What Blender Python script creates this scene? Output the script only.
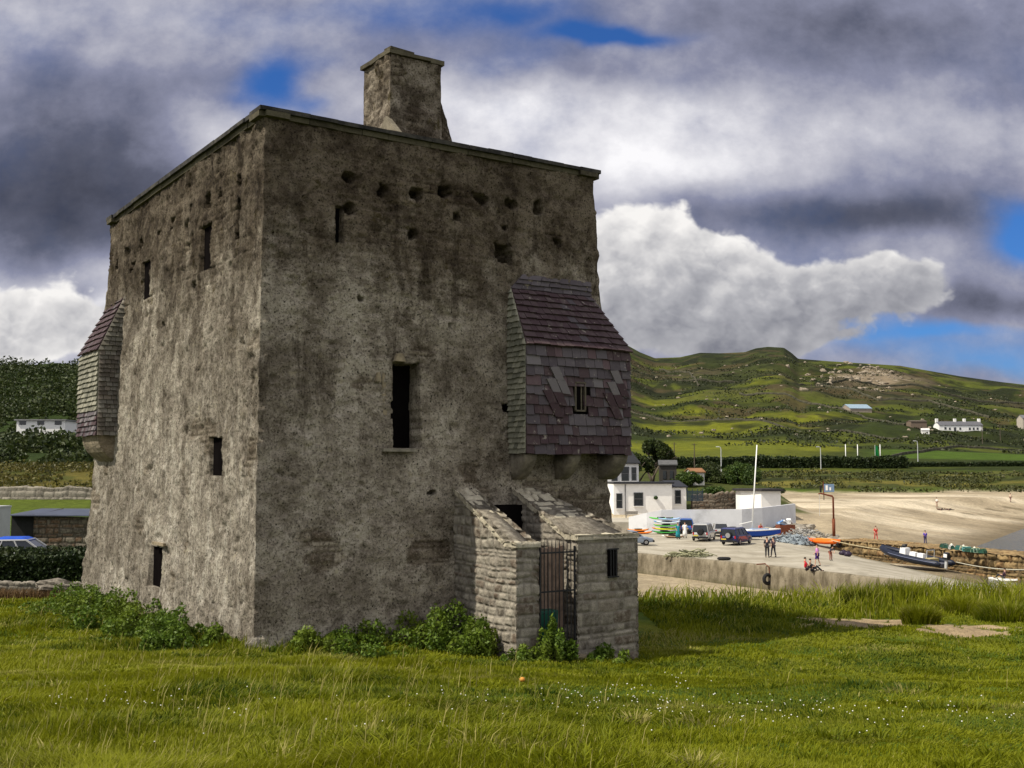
import bpy, bmesh, math, random
import numpy as np
from mathutils import Vector, Matrix
random.seed(7)
rng = np.random.default_rng(7)
R = math.radians
scene = bpy.context.scene
for o in list(bpy.data.objects): bpy.data.objects.remove(o)

# ------------------------------------------------------------------ camera
CZ = 3.6
PITCH = math.atan(86/1100)
cam = bpy.data.cameras.new('camera'); camo = bpy.data.objects.new('camera', cam)
scene.collection.objects.link(camo)
scene.cycles.max_bounces = 5; scene.cycles.diffuse_bounces = 3; scene.cycles.glossy_bounces = 2; scene.cycles.transmission_bounces = 3
camo.location = (0, 0, CZ); camo.rotation_euler = (math.pi/2+PITCH, 0, 0)
cam.sensor_width = 36; cam.lens = 1100/1024*36; cam.clip_end = 6000; cam.clip_start = .1
scene.camera = camo
# ------------------------------------------------------------------ light
SUN_EL = R(52); SDIR = np.array([-.93, -.37]); SDIR = SDIR/np.linalg.norm(SDIR)
sunvec = Vector((SDIR[0]*math.cos(SUN_EL), SDIR[1]*math.cos(SUN_EL), math.sin(SUN_EL)))
sl = bpy.data.lights.new('sun', 'SUN'); sl.energy = 5.0; sl.angle = R(.5); sl.color = (1, .93, .80)
so = bpy.data.objects.new('sun', sl); scene.collection.objects.link(so)
so.rotation_euler = sunvec.to_track_quat('Z', 'Y').to_euler()
scene.view_settings.view_transform = 'Standard'; scene.view_settings.look = 'None'
scene.view_settings.exposure = 0.18; scene.view_settings.gamma = 1

def ray(px, py):
    c, s = math.cos(PITCH), math.sin(PITCH)
    x, y, z = (px-512)/1100, 1.0, (384-py)/1100
    return np.array([x, c*y-s*z, s*y+c*z])
def at(px, py, D):
    d = ray(px, py); d = d*(D/d[1]); return (d[0], D, d[2]+CZ)
def uv(px, py):
    d = ray(px, py); return d[0]/d[1], d[2]/d[1]

# ------------------------------------------------------------------ node helpers
class G:
    def __init__(s, tree): s.t = tree
    def n(s, kind, **kw):
        nd = s.t.nodes.new(kind)
        for k, v in kw.items(): setattr(nd, k, v)
        return nd
    def link(s, a, b): s.t.links.new(a, b)
    def m(s, op, a, b=None, c=None, clamp=False):
        nd = s.n('ShaderNodeMath', operation=op, use_clamp=clamp)
        for i, v in enumerate((a, b, c)):
            if v is None: continue
            if isinstance(v, (int, float)): nd.inputs[i].default_value = v
            else: s.link(v, nd.inputs[i])
        return nd.outputs[0]
    def add(s, a, b): return s.m('ADD', a, b)
    def mul(s, a, b): return s.m('MULTIPLY', a, b)
    def sstep(s, v, a, b, o0=0, o1=1):
        if a > b: a, b, o0, o1 = b, a, o1, o0
        nd = s.n('ShaderNodeMapRange', interpolation_type='SMOOTHSTEP')
        s.link(v, nd.inputs[0])
        for i, x in zip((1, 2, 3, 4), (a, b, o0, o1)): nd.inputs[i].default_value = x
        return nd.outputs[0]
    def lin(s, v, a, b, o0=0, o1=1):
        nd = s.n('ShaderNodeMapRange'); s.link(v, nd.inputs[0])
        for i, x in zip((1, 2, 3, 4), (a, b, o0, o1)): nd.inputs[i].default_value = x
        return nd.outputs[0]
    def mix(s, f, a, b, mode='MIX'):
        nd = s.n('ShaderNodeMix', data_type='RGBA', blend_type=mode)
        for sock, v in ((nd.inputs[0], f), (nd.inputs[6], a), (nd.inputs[7], b)):
            if isinstance(v, (int, float)): sock.default_value = v
            elif isinstance(v, tuple): sock.default_value = (*v[:3], 1)
            else: s.link(v, sock)
        return nd.outputs[2]
    def noise(s, vec, scale, detail=4, rough=.55, dist=0, lac=2.0, dim='3D'):
        nd = s.n('ShaderNodeTexNoise', noise_dimensions=dim)
        if vec is not None: s.link(vec, nd.inputs['Vector'])
        nd.inputs['Scale'].default_value = scale; nd.inputs['Detail'].default_value = detail
        nd.inputs['Roughness'].default_value = rough; nd.inputs['Distortion'].default_value = dist
        return nd.outputs[0]
    def voro(s, vec, scale, feature='F1', out=0, rand=1):
        nd = s.n('ShaderNodeTexVoronoi', feature=feature); s.link(vec, nd.inputs['Vector'])
        nd.inputs['Scale'].default_value = scale; nd.inputs['Randomness'].default_value = rand
        return nd.outputs[out]
    def coord(s, which='Object'):
        return s.n('ShaderNodeTexCoord').outputs[which]
    def pos(s): return s.n('ShaderNodeNewGeometry').outputs['Position']
    def scale(s, vec, sc):
        nd = s.n('ShaderNodeMapping'); s.link(vec, nd.inputs[0]); nd.inputs['Scale'].default_value = sc
        return nd.outputs[0]
    def attr(s, name, out='Fac'):
        nd = s.n('ShaderNodeAttribute', attribute_name=name); return nd.outputs[out]
    def bump(s, h, strength=.5, dist=.02, normal=None):
        nd = s.n('ShaderNodeBump'); s.link(h, nd.inputs['Height'])
        nd.inputs['Strength'].default_value = strength; nd.inputs['Distance'].default_value = dist
        if normal is not None: s.link(normal, nd.inputs['Normal'])
        return nd.outputs[0]

def newmat(name):
    m = bpy.data.materials.new(name); m.use_nodes = True
    t = m.node_tree; b = t.nodes['Principled BSDF']; b.inputs['Roughness'].default_value = .9
    b.inputs['Specular IOR Level'].default_value = .25
    return m, G(t), b
def simple(name, col, rough=.7, var=.25, scale=3, bump=.15, metal=0, dist=.01, dirt=0):
    m, g, b = newmat(name)
    v = g.coord(); n = g.noise(v, scale, 6, .65)
    c = g.mix(g.lin(n, .3, .7), tuple(x*(1-var) for x in col), tuple(min(1, x*(1+var)) for x in col))
    if dirt:
        d = g.sstep(g.noise(v, scale*.35, 5, .7), .5, .75)
        c = g.mix(g.mul(d, dirt), c, (.06, .05, .035))
    g.link(c, b.inputs['Base Color']); b.inputs['Roughness'].default_value = rough; b.inputs['Metallic'].default_value = metal
    if bump: g.link(g.bump(g.noise(v, scale*6, 4), bump, dist), b.inputs['Normal'])
    return m

# ------------------------------------------------------------------ world sky
def world():
    w = bpy.data.worlds.new('World'); scene.world = w; w.use_nodes = True
    t = w.node_tree; g = G(t); bg = t.nodes['Background']; bg.inputs[1].default_value = .1
    sky = g.n('ShaderNodeTexSky', sky_type='NISHITA'); sky.sun_disc = False
    sky.sun_elevation = SUN_EL; sky.sun_rotation = math.atan2(SDIR[0], SDIR[1]) % (2*math.pi)
    sky.altitude = 10; sky.air_density = 1.0; sky.dust_density = .3; sky.ozone_density = 2.5
    dirv = g.coord('Generated')
    sp = g.n('ShaderNodeSeparateXYZ'); g.link(dirv, sp.inputs[0])
    x, y, z = sp.outputs
    yy = g.m('MAXIMUM', g.m('ABSOLUTE', y), .35)
    u0 = g.m('DIVIDE', x, yy); v0 = g.m('DIVIDE', z, yy)
    # the cloud field lives in direction space; stretch it towards the horizon
    cb = g.n('ShaderNodeCombineXYZ'); g.link(u0, cb.inputs[0]); g.link(g.mul(v0, 1.25), cb.inputs[1]); g.link(y, cb.inputs[2])
    c0 = cb.outputs[0]
    wn = g.n('ShaderNodeTexNoise'); g.link(c0, wn.inputs['Vector']); wn.inputs['Scale'].default_value = 5; wn.inputs['Detail'].default_value = 5
    ws = g.n('ShaderNodeSeparateXYZ'); g.link(wn.outputs['Color'], ws.inputs[0])
    u = g.add(u0, g.mul(g.add(ws.outputs[0], -.5), .13)); v = g.add(v0, g.mul(g.add(ws.outputs[1], -.5), .09))
    def blob(px, py, sx, sy, amp, uu=u, vv=v):
        cu, cv = uv(px, py)
        a = g.m('DIVIDE', g.add(uu, -cu), sx/1100); b = g.m('DIVIDE', g.add(vv, -cv), sy/1100)
        e = g.m('POWER', 2.71828, g.mul(g.add(g.mul(a, a), g.mul(b, b)), -1))
        return g.mul(e, amp)
    def total(base, bl):
        r = base
        for q in bl:
            e = blob(*q); r = g.add(r, e)
        return r
    fine = g.noise(c0, 8, 8, .6, 0); mid = g.noise(c0, 3.2, 7, .55, 0)
    # relief: difference between the field here and a little towards the sun
    mp = g.n('ShaderNodeMapping'); g.link(c0, mp.inputs[0]); mp.inputs['Location'].default_value = (.018, -.03, 0)
    fine2 = g.noise(mp.outputs[0], 8, 8, .6, 0)
    relief = g.mul(g.m('SUBTRACT', fine, fine2), .4)
    A = total(.92, [(262, 86, 26, 34, -.8), (300, 112, 22, 14, -.4), (600, 38, 70, 11, -.95), (520, 14, 60, 14, -.2), (1016, 236, 42, 32, -1.5),
                    (925, 348, 110, 13, -.72), (1000, 372, 80, 14, -.5), (850, 330, 60, 12, -.3), (410, 14, 190, 24, -.42), (300, 60, 50, 20, -.3), (500, 60, 80, 14, -.25), (765, 345, 60, 12, .35), (990, 316, 70, 15, .8), (930, 352, 70, 7, .35)])
    A = g.add(A, g.mul(g.add(fine, -.5), .75)); A = g.sstep(A, .12, .98)
    A = g.m('MULTIPLY_ADD', A, 1.0, g.mul(g.sstep(z, -.02, -.2), 1), clamp=True)
    L = total(.56, [(70, 130, 200, 75, -.24), (20, 215, 150, 55, -.33), (150, 195, 90, 55, -.2), (60, 25, 220, 34, .14), (25, 318, 170, 48, .42), (85, 296, 22, 16, -.3),
                    (190, 130, 60, 40, .0), (250, 150, 60, 35, .18), (330, 40, 60, 30, -.05), (420, 50, 120, 40, -.1), (490, 100, 90, 26, .24), (215, 125, 40, 34, .22),
                    (600, 135, 190, 48, .30), (640, 165, 150, 22, .16), (900, 125, 240, 30, .16), (880, 20, 260, 38, -.2), (620, 70, 200, 16, -.03), (560, 75, 40, 20, -.12),
                    (655, 195, 60, 18, .1), (740, 316, 200, 17, -.15), (840, 215, 130, 22, -.34), (720, 200, 60, 14, -.12), (955, 195, 120, 30, -.12),
                    (640, 305, 60, 30, .02), (990, 316, 80, 18, -.25), (760, 345, 70, 9, .2)])
    L = g.add(L, g.mul(g.add(mid, -.5), .42)); L = g.add(L, g.mul(g.add(fine, -.5), .34)); L = g.add(L, relief)
    L = g.m('ADD', L, g.mul(g.sstep(y, .25, -.1), .38))  # extra brightness for the unseen sky behind the camera, added to fill shade
    rp = g.n('ShaderNodeValToRGB'); g.link(L, rp.inputs[0])
    e = rp.color_ramp.elements; e[0].position = 0; e[0].color = (.36, .39, .56, 1); e[1].position = 1; e[1].color = (8.6, 8.5, 8.7, 1)
    for p, c in ((.25, (.95, 1.02, 1.45)), (.5, (2.3, 2.4, 3.3)), (.75, (4.9, 4.9, 5.5))):
        k = e.new(p); k.color = (*c, 1)
    # heaped cumulus over the hill and low on the left: crisp tops, flat grey bases
    def billow(vec):
        nd = g.n('ShaderNodeTexVoronoi', feature='F1', normalize=True); wv = g.n('ShaderNodeVectorMath', operation='ADD'); sc_ = g.n('ShaderNodeVectorMath', operation='SCALE'); nn = g.n('ShaderNodeTexNoise'); g.link(vec, nn.inputs['Vector']); nn.inputs['Scale'].default_value = 16; nn.inputs['Detail'].default_value = 4; nn.inputs['Roughness'].default_value = .6
        g.link(nn.outputs['Color'], sc_.inputs[0]); sc_.inputs['Scale'].default_value = .05; g.link(vec, wv.inputs[0]); g.link(sc_.outputs[0], wv.inputs[1]); g.link(wv.outputs[0], nd.inputs['Vector'])
        for k_, v_ in (('Scale', 15), ('Detail', 3), ('Roughness', .5), ('Lacunarity', 2.1)): nd.inputs[k_].default_value = v_
        return g.m('SUBTRACT', .95, g.mul(nd.outputs[0], 1.35))
    puff = billow(c0); big = g.noise(c0, 5.5, 3, .5, 0)
    mp2 = g.n('ShaderNodeMapping'); g.link(c0, mp2.inputs[0]); mp2.inputs['Location'].default_value = (.011, -.013, 0)
    puff2 = billow(mp2.outputs[0])
    D_ = total(-.42, [(640, 262, 62, 66, .62), (700, 258, 55, 62, .5), (775, 285, 85, 58, .6), (880, 300, 85, 34, .62), (700, 312, 120, 30, .4), (770, 347, 90, 13, .5), (20, 325, 130, 48, .72), (300, 318, 300, 60, .1)])
    D_ = g.add(D_, g.add(g.mul(g.add(puff, -.5), .75), g.mul(g.add(big, -.5), .5)))
    CM = g.sstep(D_, -.03, .09)
    cu, cv0 = uv(700, 318); vtop = uv(700, 215)[1]
    sh = g.lin(v, cv0, vtop, .30, .86); sh = g.add(sh, g.mul(g.m('SUBTRACT', puff, puff2), 1.1)); sh = g.add(sh, g.mul(g.sstep(D_, .30, .0), .16)); sh = g.add(sh, g.mul(g.sstep(u, -.25, -.35), .34))
    r2 = g.n('ShaderNodeValToRGB'); g.link(sh, r2.inputs[0]); e = r2.color_ramp.elements; e[0].position = .1; e[0].color = (1.9, 1.95, 2.3, 1); e[1].position = 1.05; e[1].color = (8.3, 8.1, 7.9, 1)
    k = e.new(.5); k.color = (4.0, 4.0, 4.25, 1)
    blue = g.mix(1.0, sky.outputs[0], (.24, .50, .92), 'MULTIPLY')
    g.link(g.mix(CM, g.mix(A, blue, rp.outputs[0]), r2.outputs[0]), bg.inputs[0])
    w.cycles.sampling_method = 'MANUAL'; w.cycles.sample_map_resolution = 512
world()

# ------------------------------------------------------------------ noise in numpy
_T = rng.random((256, 256)).astype(np.float64)
def vn(x, y):
    xi = np.floor(x).astype(int); yi = np.floor(y).astype(int); fx = x-xi; fy = y-yi
    fx = fx*fx*fx*(fx*(fx*6-15)+10); fy = fy*fy*fy*(fy*(fy*6-15)+10)
    a = _T[xi & 255, yi & 255]; b = _T[(xi+1) & 255, yi & 255]; c = _T[xi & 255, (yi+1) & 255]; d = _T[(xi+1) & 255, (yi+1) & 255]
    return (a*(1-fx)+b*fx)*(1-fy)+(c*(1-fx)+d*fx)*fy
def fbm(x, y, o=4, r=.5):
    x = np.asarray(x, float); y = np.asarray(y, float)
    s = 0; a = 1; t = 0
    for i in range(o):
        s = s+a*(vn(x*2**i+17.3*i, y*2**i+9.1*i)-.5); t += a; a *= r
    return s/t*2      # about -1..1
def ss(x, a, b): t = np.clip((x-a)/(b-a), 0, 1); return t*t*(3-2*t)

# ------------------------------------------------------------------ mesh builder
class MB:
    def __init__(s): s.V = []; s.F = []; s.A = []; s.n = 0; s.smooth = False
    def add(s, V, faces, rnd=0.0, msk=0.0, hh=0.0):
        V = np.asarray(V, float).reshape(-1, 3); n = len(V)
        s.V.append(V)
        for f in (faces if isinstance(faces, list) and len(faces) and isinstance(faces[0], np.ndarray) and faces[0].ndim == 2 else [np.asarray(faces)]):
            if f.dtype == object or f.ndim == 1:
                for q in f: s.F.append(np.asarray(q).reshape(1, -1)+s.n)
            else: s.F.append(f+s.n)
        A = np.zeros((n, 3)); A[:, 0] = rnd; A[:, 1] = msk; A[:, 2] = hh; s.A.append(A)
        s.n += n; return s
    def poly(s, V, faces, rnd=0.0, msk=0.0):
        V = np.asarray(V, float)
        s.V.append(V)
        for q in faces: s.F.append(np.asarray(q).reshape(1, -1)+s.n)
        A = np.zeros((len(V), 3)); A[:, 0] = rnd; A[:, 1] = msk; s.A.append(A); s.n += len(V); return s
    def box(s, c, d, rz=0, rnd=0.0, top=None, M=None):
        x, y, z = (v/2 for v in d); tx, ty = (1, 1) if top is None else top
        V = np.array([(-x, -y, -z), (x, -y, -z), (x, y, -z), (-x, y, -z), (-x*tx, -y*ty, z), (x*tx, -y*ty, z), (x*tx, y*ty, z), (-x*tx, y*ty, z)])
        if M is not None: V = V@np.array(M).T
        ca, sa = math.cos(rz), math.sin(rz)
        V = np.c_[V[:, 0]*ca-V[:, 1]*sa, V[:, 0]*sa+V[:, 1]*ca, V[:, 2]]+np.array(c)
        return s.poly(V, [(0, 3, 2, 1), (4, 5, 6, 7), (0, 1, 5, 4), (1, 2, 6, 5), (2, 3, 7, 6), (3, 0, 4, 7)], rnd)
    def tube(s, pts, r, k=8, rnd=0.0, cap=True):
        pts = [np.array(p, float) for p in pts]; rs = r if isinstance(r, (list, tuple)) else [r]*len(pts)
        V = []; 
        for i, p in enumerate(pts):
            t = pts[min(i+1, len(pts)-1)]-pts[max(i-1, 0)]; t = t/(np.linalg.norm(t)+1e-9)
            a = np.array([0, 0, 1.]) if abs(t[2]) < .9 else np.array([1., 0, 0])
            e1 = np.cross(t, a); e1 /= np.linalg.norm(e1); e2 = np.cross(t, e1)
            for j in range(k):
                th = 2*math.pi*j/k; V.append(p+rs[i]*(e1*math.cos(th)+e2*math.sin(th)))
        F = []
        for i in range(len(pts)-1):
            for j in range(k): F.append((i*k+j, i*k+(j+1) % k, (i+1)*k+(j+1) % k, (i+1)*k+j))
        if cap: F.append(tuple(range(k-1, -1, -1))); F.append(tuple(range((len(pts)-1)*k, len(pts)*k)))
        return s.poly(np.array(V), F, rnd)
    def torus(s, c, R_, r, axis=(0, 1, 0), k=20, j=8):
        ax = Vector(axis).normalized(); q = Vector((0, 0, 1)).rotation_difference(ax).to_matrix()
        V = []; F = []
        for i in range(k):
            a = 2*math.pi*i/k
            for l in range(j):
                b = 2*math.pi*l/j
                V.append(q@Vector(((R_+r*math.cos(b))*math.cos(a), (R_+r*math.cos(b))*math.sin(a), r*math.sin(b)))+Vector(c))
                F.append((i*j+l, i*j+(l+1) % j, ((i+1) % k)*j+(l+1) % j, ((i+1) % k)*j+l))
        return s.poly(np.array([tuple(v) for v in V]), F)
    def ball(s, c, r, k=10, j=7, rnd=0.0, nz=0.0):
        r = np.array(r if hasattr(r, '__len__') else (r, r, r), float); V = []; F = []
        for a in range(j+1):
            th = math.pi*a/j
            for b in range(k):
                ph = 2*math.pi*b/k; V.append((math.sin(th)*math.cos(ph), math.sin(th)*math.sin(ph), math.cos(th)))
        V = np.array(V)
        if nz: V = V*(1+nz*fbm(V[:, 0]*2+c[0]*3.1, V[:, 1]*2+V[:, 2]*1.7+c[1], 3)[:, None])
        for a in range(j):
            for b in range(k): F.append((a*k+b, (a+1)*k+b, (a+1)*k+(b+1) % k, a*k+(b+1) % k))
        return s.poly(V*r+np.array(c), F, rnd)
    def loft(s, secs, closed=True, rnd=0.0, caps=True):
        k = len(secs[0]); V = np.array(secs, float).reshape(-1, 3); F = []
        for i in range(len(secs)-1):
            for j in range(k if closed else k-1): F.append((i*k+j, i*k+(j+1) % k, (i+1)*k+(j+1) % k, (i+1)*k+j))
        if caps and closed: F.append(tuple(range(k-1, -1, -1))); F.append(tuple(range((len(secs)-1)*k, len(secs)*k)))
        return s.poly(V, F, rnd)
    def grid(s, P, rnd=0.0, msk=0.0):
        ny, nx = P.shape[:2]; idx = np.arange(nx*ny).reshape(ny, nx)
        q = np.stack([idx[:-1, :-1], idx[:-1, 1:], idx[1:, 1:], idx[1:, :-1]], -1).reshape(-1, 4)
        r = rnd.reshape(-1) if hasattr(rnd, 'reshape') else rnd; m = msk.reshape(-1) if hasattr(msk, 'reshape') else msk
        return s.add(P.reshape(-1, 3), [q], r, m)
    def build(s, name, mat, parent=None, smooth=None, col=None):
        me = bpy.data.meshes.new(name); V = np.concatenate(s.V); A = np.concatenate(s.A)
        by = {}
        for f in s.F: by.setdefault(f.shape[1], []).append(f)
        loops = []; tot = []
        for k, fs in by.items():
            f = np.concatenate(fs); loops.append(f.reshape(-1)); tot.append(np.full(len(f), k))
        loops = np.concatenate(loops).astype(np.int32); tot = np.concatenate(tot).astype(np.int32)
        me.vertices.add(len(V)); me.vertices.foreach_set('co', V.astype(np.float32).reshape(-1))
        me.loops.add(len(loops)); me.loops.foreach_set('vertex_index', loops)
        me.polygons.add(len(tot)); st = np.concatenate([[0], np.cumsum(tot)[:-1]]).astype(np.int32)
        me.polygons.foreach_set('loop_start', st); me.polygons.foreach_set('loop_total', tot)
        sm = s.smooth if smooth is None else smooth
        me.polygons.foreach_set('use_smooth', np.full(len(tot), sm, bool))
        me.update(); me.validate()
        if A.any():
            for i, nm in enumerate(('rnd', 'msk', 'hh')):
                a = me.attributes.new(nm, 'FLOAT', 'POINT'); a.data.foreach_set('value', A[:, i].astype(np.float32))
        if col is not None:
            a = me.attributes.new('col', 'FLOAT_COLOR', 'POINT'); a.data.foreach_set('color', np.c_[col, np.ones(len(col))].astype(np.float32).reshape(-1))
        me.materials.append(mat)
        o = bpy.data.objects.new(name, me); scene.collection.objects.link(o)
        if parent is not None: o.parent = parent
        return o
def tag(o, label=None, cat=None, group=None, kind=None):
    if label: o['label'] = label
    if cat: o['category'] = cat
    if group: o['group'] = group
    if kind: o['kind'] = kind
    return o
def empty(name, loc, rz=0, label=None, cat=None, group=None):
    o = bpy.data.objects.new(name, None); scene.collection.objects.link(o)
    o.location = loc; o.rotation_euler = (0, 0, rz); o.empty_display_size = .2
    return tag(o, label, cat, group)

# ------------------------------------------------------------------ terrain
def XS(Y): return np.interp(Y, [60, 95, 120, 136, 179, 205, 225, 245], [30, 40, 50, 57, 83, 104, 135, 190])
SIL = [(-400, 395), (0, 385), (300, 340), (560, 325), (600, 332), (620, 341), (640, 352), (655, 358), (680, 357), (700, 352.5), (720, 353), (745, 352), (756, 348), (768, 346.5), (784, 347.5), (792, 353), (798, 358.5), (830, 361), (900, 365.5), (960, 376), (1024, 385), (1200, 398), (1700, 430)]
SU = np.array([uv(*p)[0] for p in SIL]); SVv = np.array([uv(*p)[1] for p in SIL])
def inquay(X, Y):
    # the quay, slip and inlet platform region where the ground is kept low
    return ss(Y, 86, 90)*(1-ss(Y, 128, 131))*(1-ss(X, 32, 34.5)*ss(Y, 111, 118))*(1-ss(X, 46, 50))*(1-ss(X-(33.2+(116-Y)*.437), 1.5, 3.5))
def terr(X, Y, fine=True):
    X = np.asarray(X, float); Y = np.asarray(Y, float)
    Yc = np.maximum(Y, 3); u = X/Yc
    m = np.interp(Y, [-80, 0, 6, 10, 14, 18, 22, 28, 34, 40, 44, 60], [2.8, 2.2, 2.02, 1.50, .98, .46, .0, -.14, -.42, -.92, -1.15, -1.3])
    m = m-.055*np.clip(X+5, 0, 9)*ss(Y, 12, 22)*(1-.35*ss(Y, 26, 36))-.012*np.clip(X-4, 0, 30)*ss(Y, 14, 24)
    m = m+.35*ss(X, 9, 17)*ss(Y, 33, 38)*(Y < 60)
    m = m+.09*fbm(X*.35, Y*.35, 3)*ss(Y, 3, 8)
    if fine: m = m+.07*fbm(X*1.1+5, Y*1.1, 3)
    # left land
    l = np.interp(Y, [34, 45, 60, 70, 76, 80, 88, 120, 150, 180, 215, 255, 300, 500, 900, 1500, 3000], [-.42, -.95, -1.3, -1.25, -1.0, .3, 1.5, 3.9, 6.6, 10.3, 18, 28, 30, 26, 40, 60, 40])
    l = l+ss(Y, 100, 160)*(fbm(X*.05, Y*.05, 4)*2.5)
    l = l+ss(Y, 400, 700)*ss(-u, .1, .9)*0
    # right land
    bed = np.interp(X, [-20, 22, 32, 60], [-5.35, -5.5, -6.4, -7.0])+.08*fbm(X*.2, Y*.2, 3)
    bluff = np.interp(Y, [40, 43, 47, 53, 58], [-.9, -1.3, -3.0, -5.2, -5.8])+.25*fbm(X*.3, Y*.3, 3)*ss(Y, 42, 46)
    s = (XS(Y)-X)*.86
    bz = np.where(s > 0, -5.7+.1*s+.003*s*s, -5.7+.06*s)
    cap = np.interp(Y, [90, 131, 150, 180, 215, 240, 262, 285, 300], [-5.5, -3.8, -2.6, -2.0, -1.7, -1.3, 1.4, 2.6, 3.4])
    cap = cap+ss(Y, 236, 262)*fbm(X*.09, Y*.12, 4)*1.1
    bz = np.minimum(bz, cap)
    bz = np.where(Y > 240, bz+(cap-bz)*ss(Y, 238, 252), bz)
    cl = np.interp(Y, [140, 150, 168, 185, 240, 300], [-2.7, -2.0, 1.3, 1.7, 2.6, 3.4])+.25*fbm(X*.1, Y*.1, 3)*ss(Y, 150, 170)
    kl = (1-ss(X-(Y-150)*.10, 36, 43))*ss(Y, 140, 150); bz = bz*(1-kl)+cl*kl
    low = np.where(Y < 92, bed, bz); low = low*(1-inquay(X, Y))+np.minimum(low, -5.4)*inquay(X, Y)
    k = ss(Y, 50, 56)
    r = np.where(Y < 58, bluff*(1-k)+np.minimum(bed, bluff)*k, low)
    vr = np.interp(u, SU, SVv)
    t = np.clip((Y-300)/700, 0, 1)
    vv = vr*(.12*t+1.45*t**1.05-.57*t**2)
    bump = ss(Y, 330, 520)*(1-.85*ss(Y, 900, 1000))*(fbm(X*.008+3, Y*.006, 4)*10+fbm(X*.03, Y*.03, 4)*5.0)
    knob = 0
    hill = 3.6+Y*vv+bump*(.5+.5*t)
    hill = np.where(Y > 1000, 3.6+1000*vr-(Y-1000)*.07, hill)
    wr = ss(Y, 292, 315); r = r*(1-wr)+hill*wr
    w = ss(u, -.22, -.02)
    far = l*(1-w)+r*w
    q = ss(Y, 38, 44)
    return m*(1-q)+far*q
def gz(x, y): return float(terr(np.array([x]), np.array([y]), False)[0])

def sandmask(X, Y):
    d = np.full(np.shape(X), -9.0)
    for (cx, cy, rx, ry) in [(9.7, 32.0, 1.1, .8), (10.9, 32.8, .6, .6), (11.2, 31.8, .5, .4), (12.2, 30.3, .9, .8), (12.9, 31.3, .9, .35), (8.7, 32.9, .7, .3)]:
        d = np.maximum(d, 1-np.sqrt(((X-cx)/rx/1.35)**2+((Y-cy)/ry/1.35)**2))
    return ss(d+.9*fbm(X*1.7, Y*1.7, 4)+.5*fbm(X*5, Y*3.5, 3), .05, .28)

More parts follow.
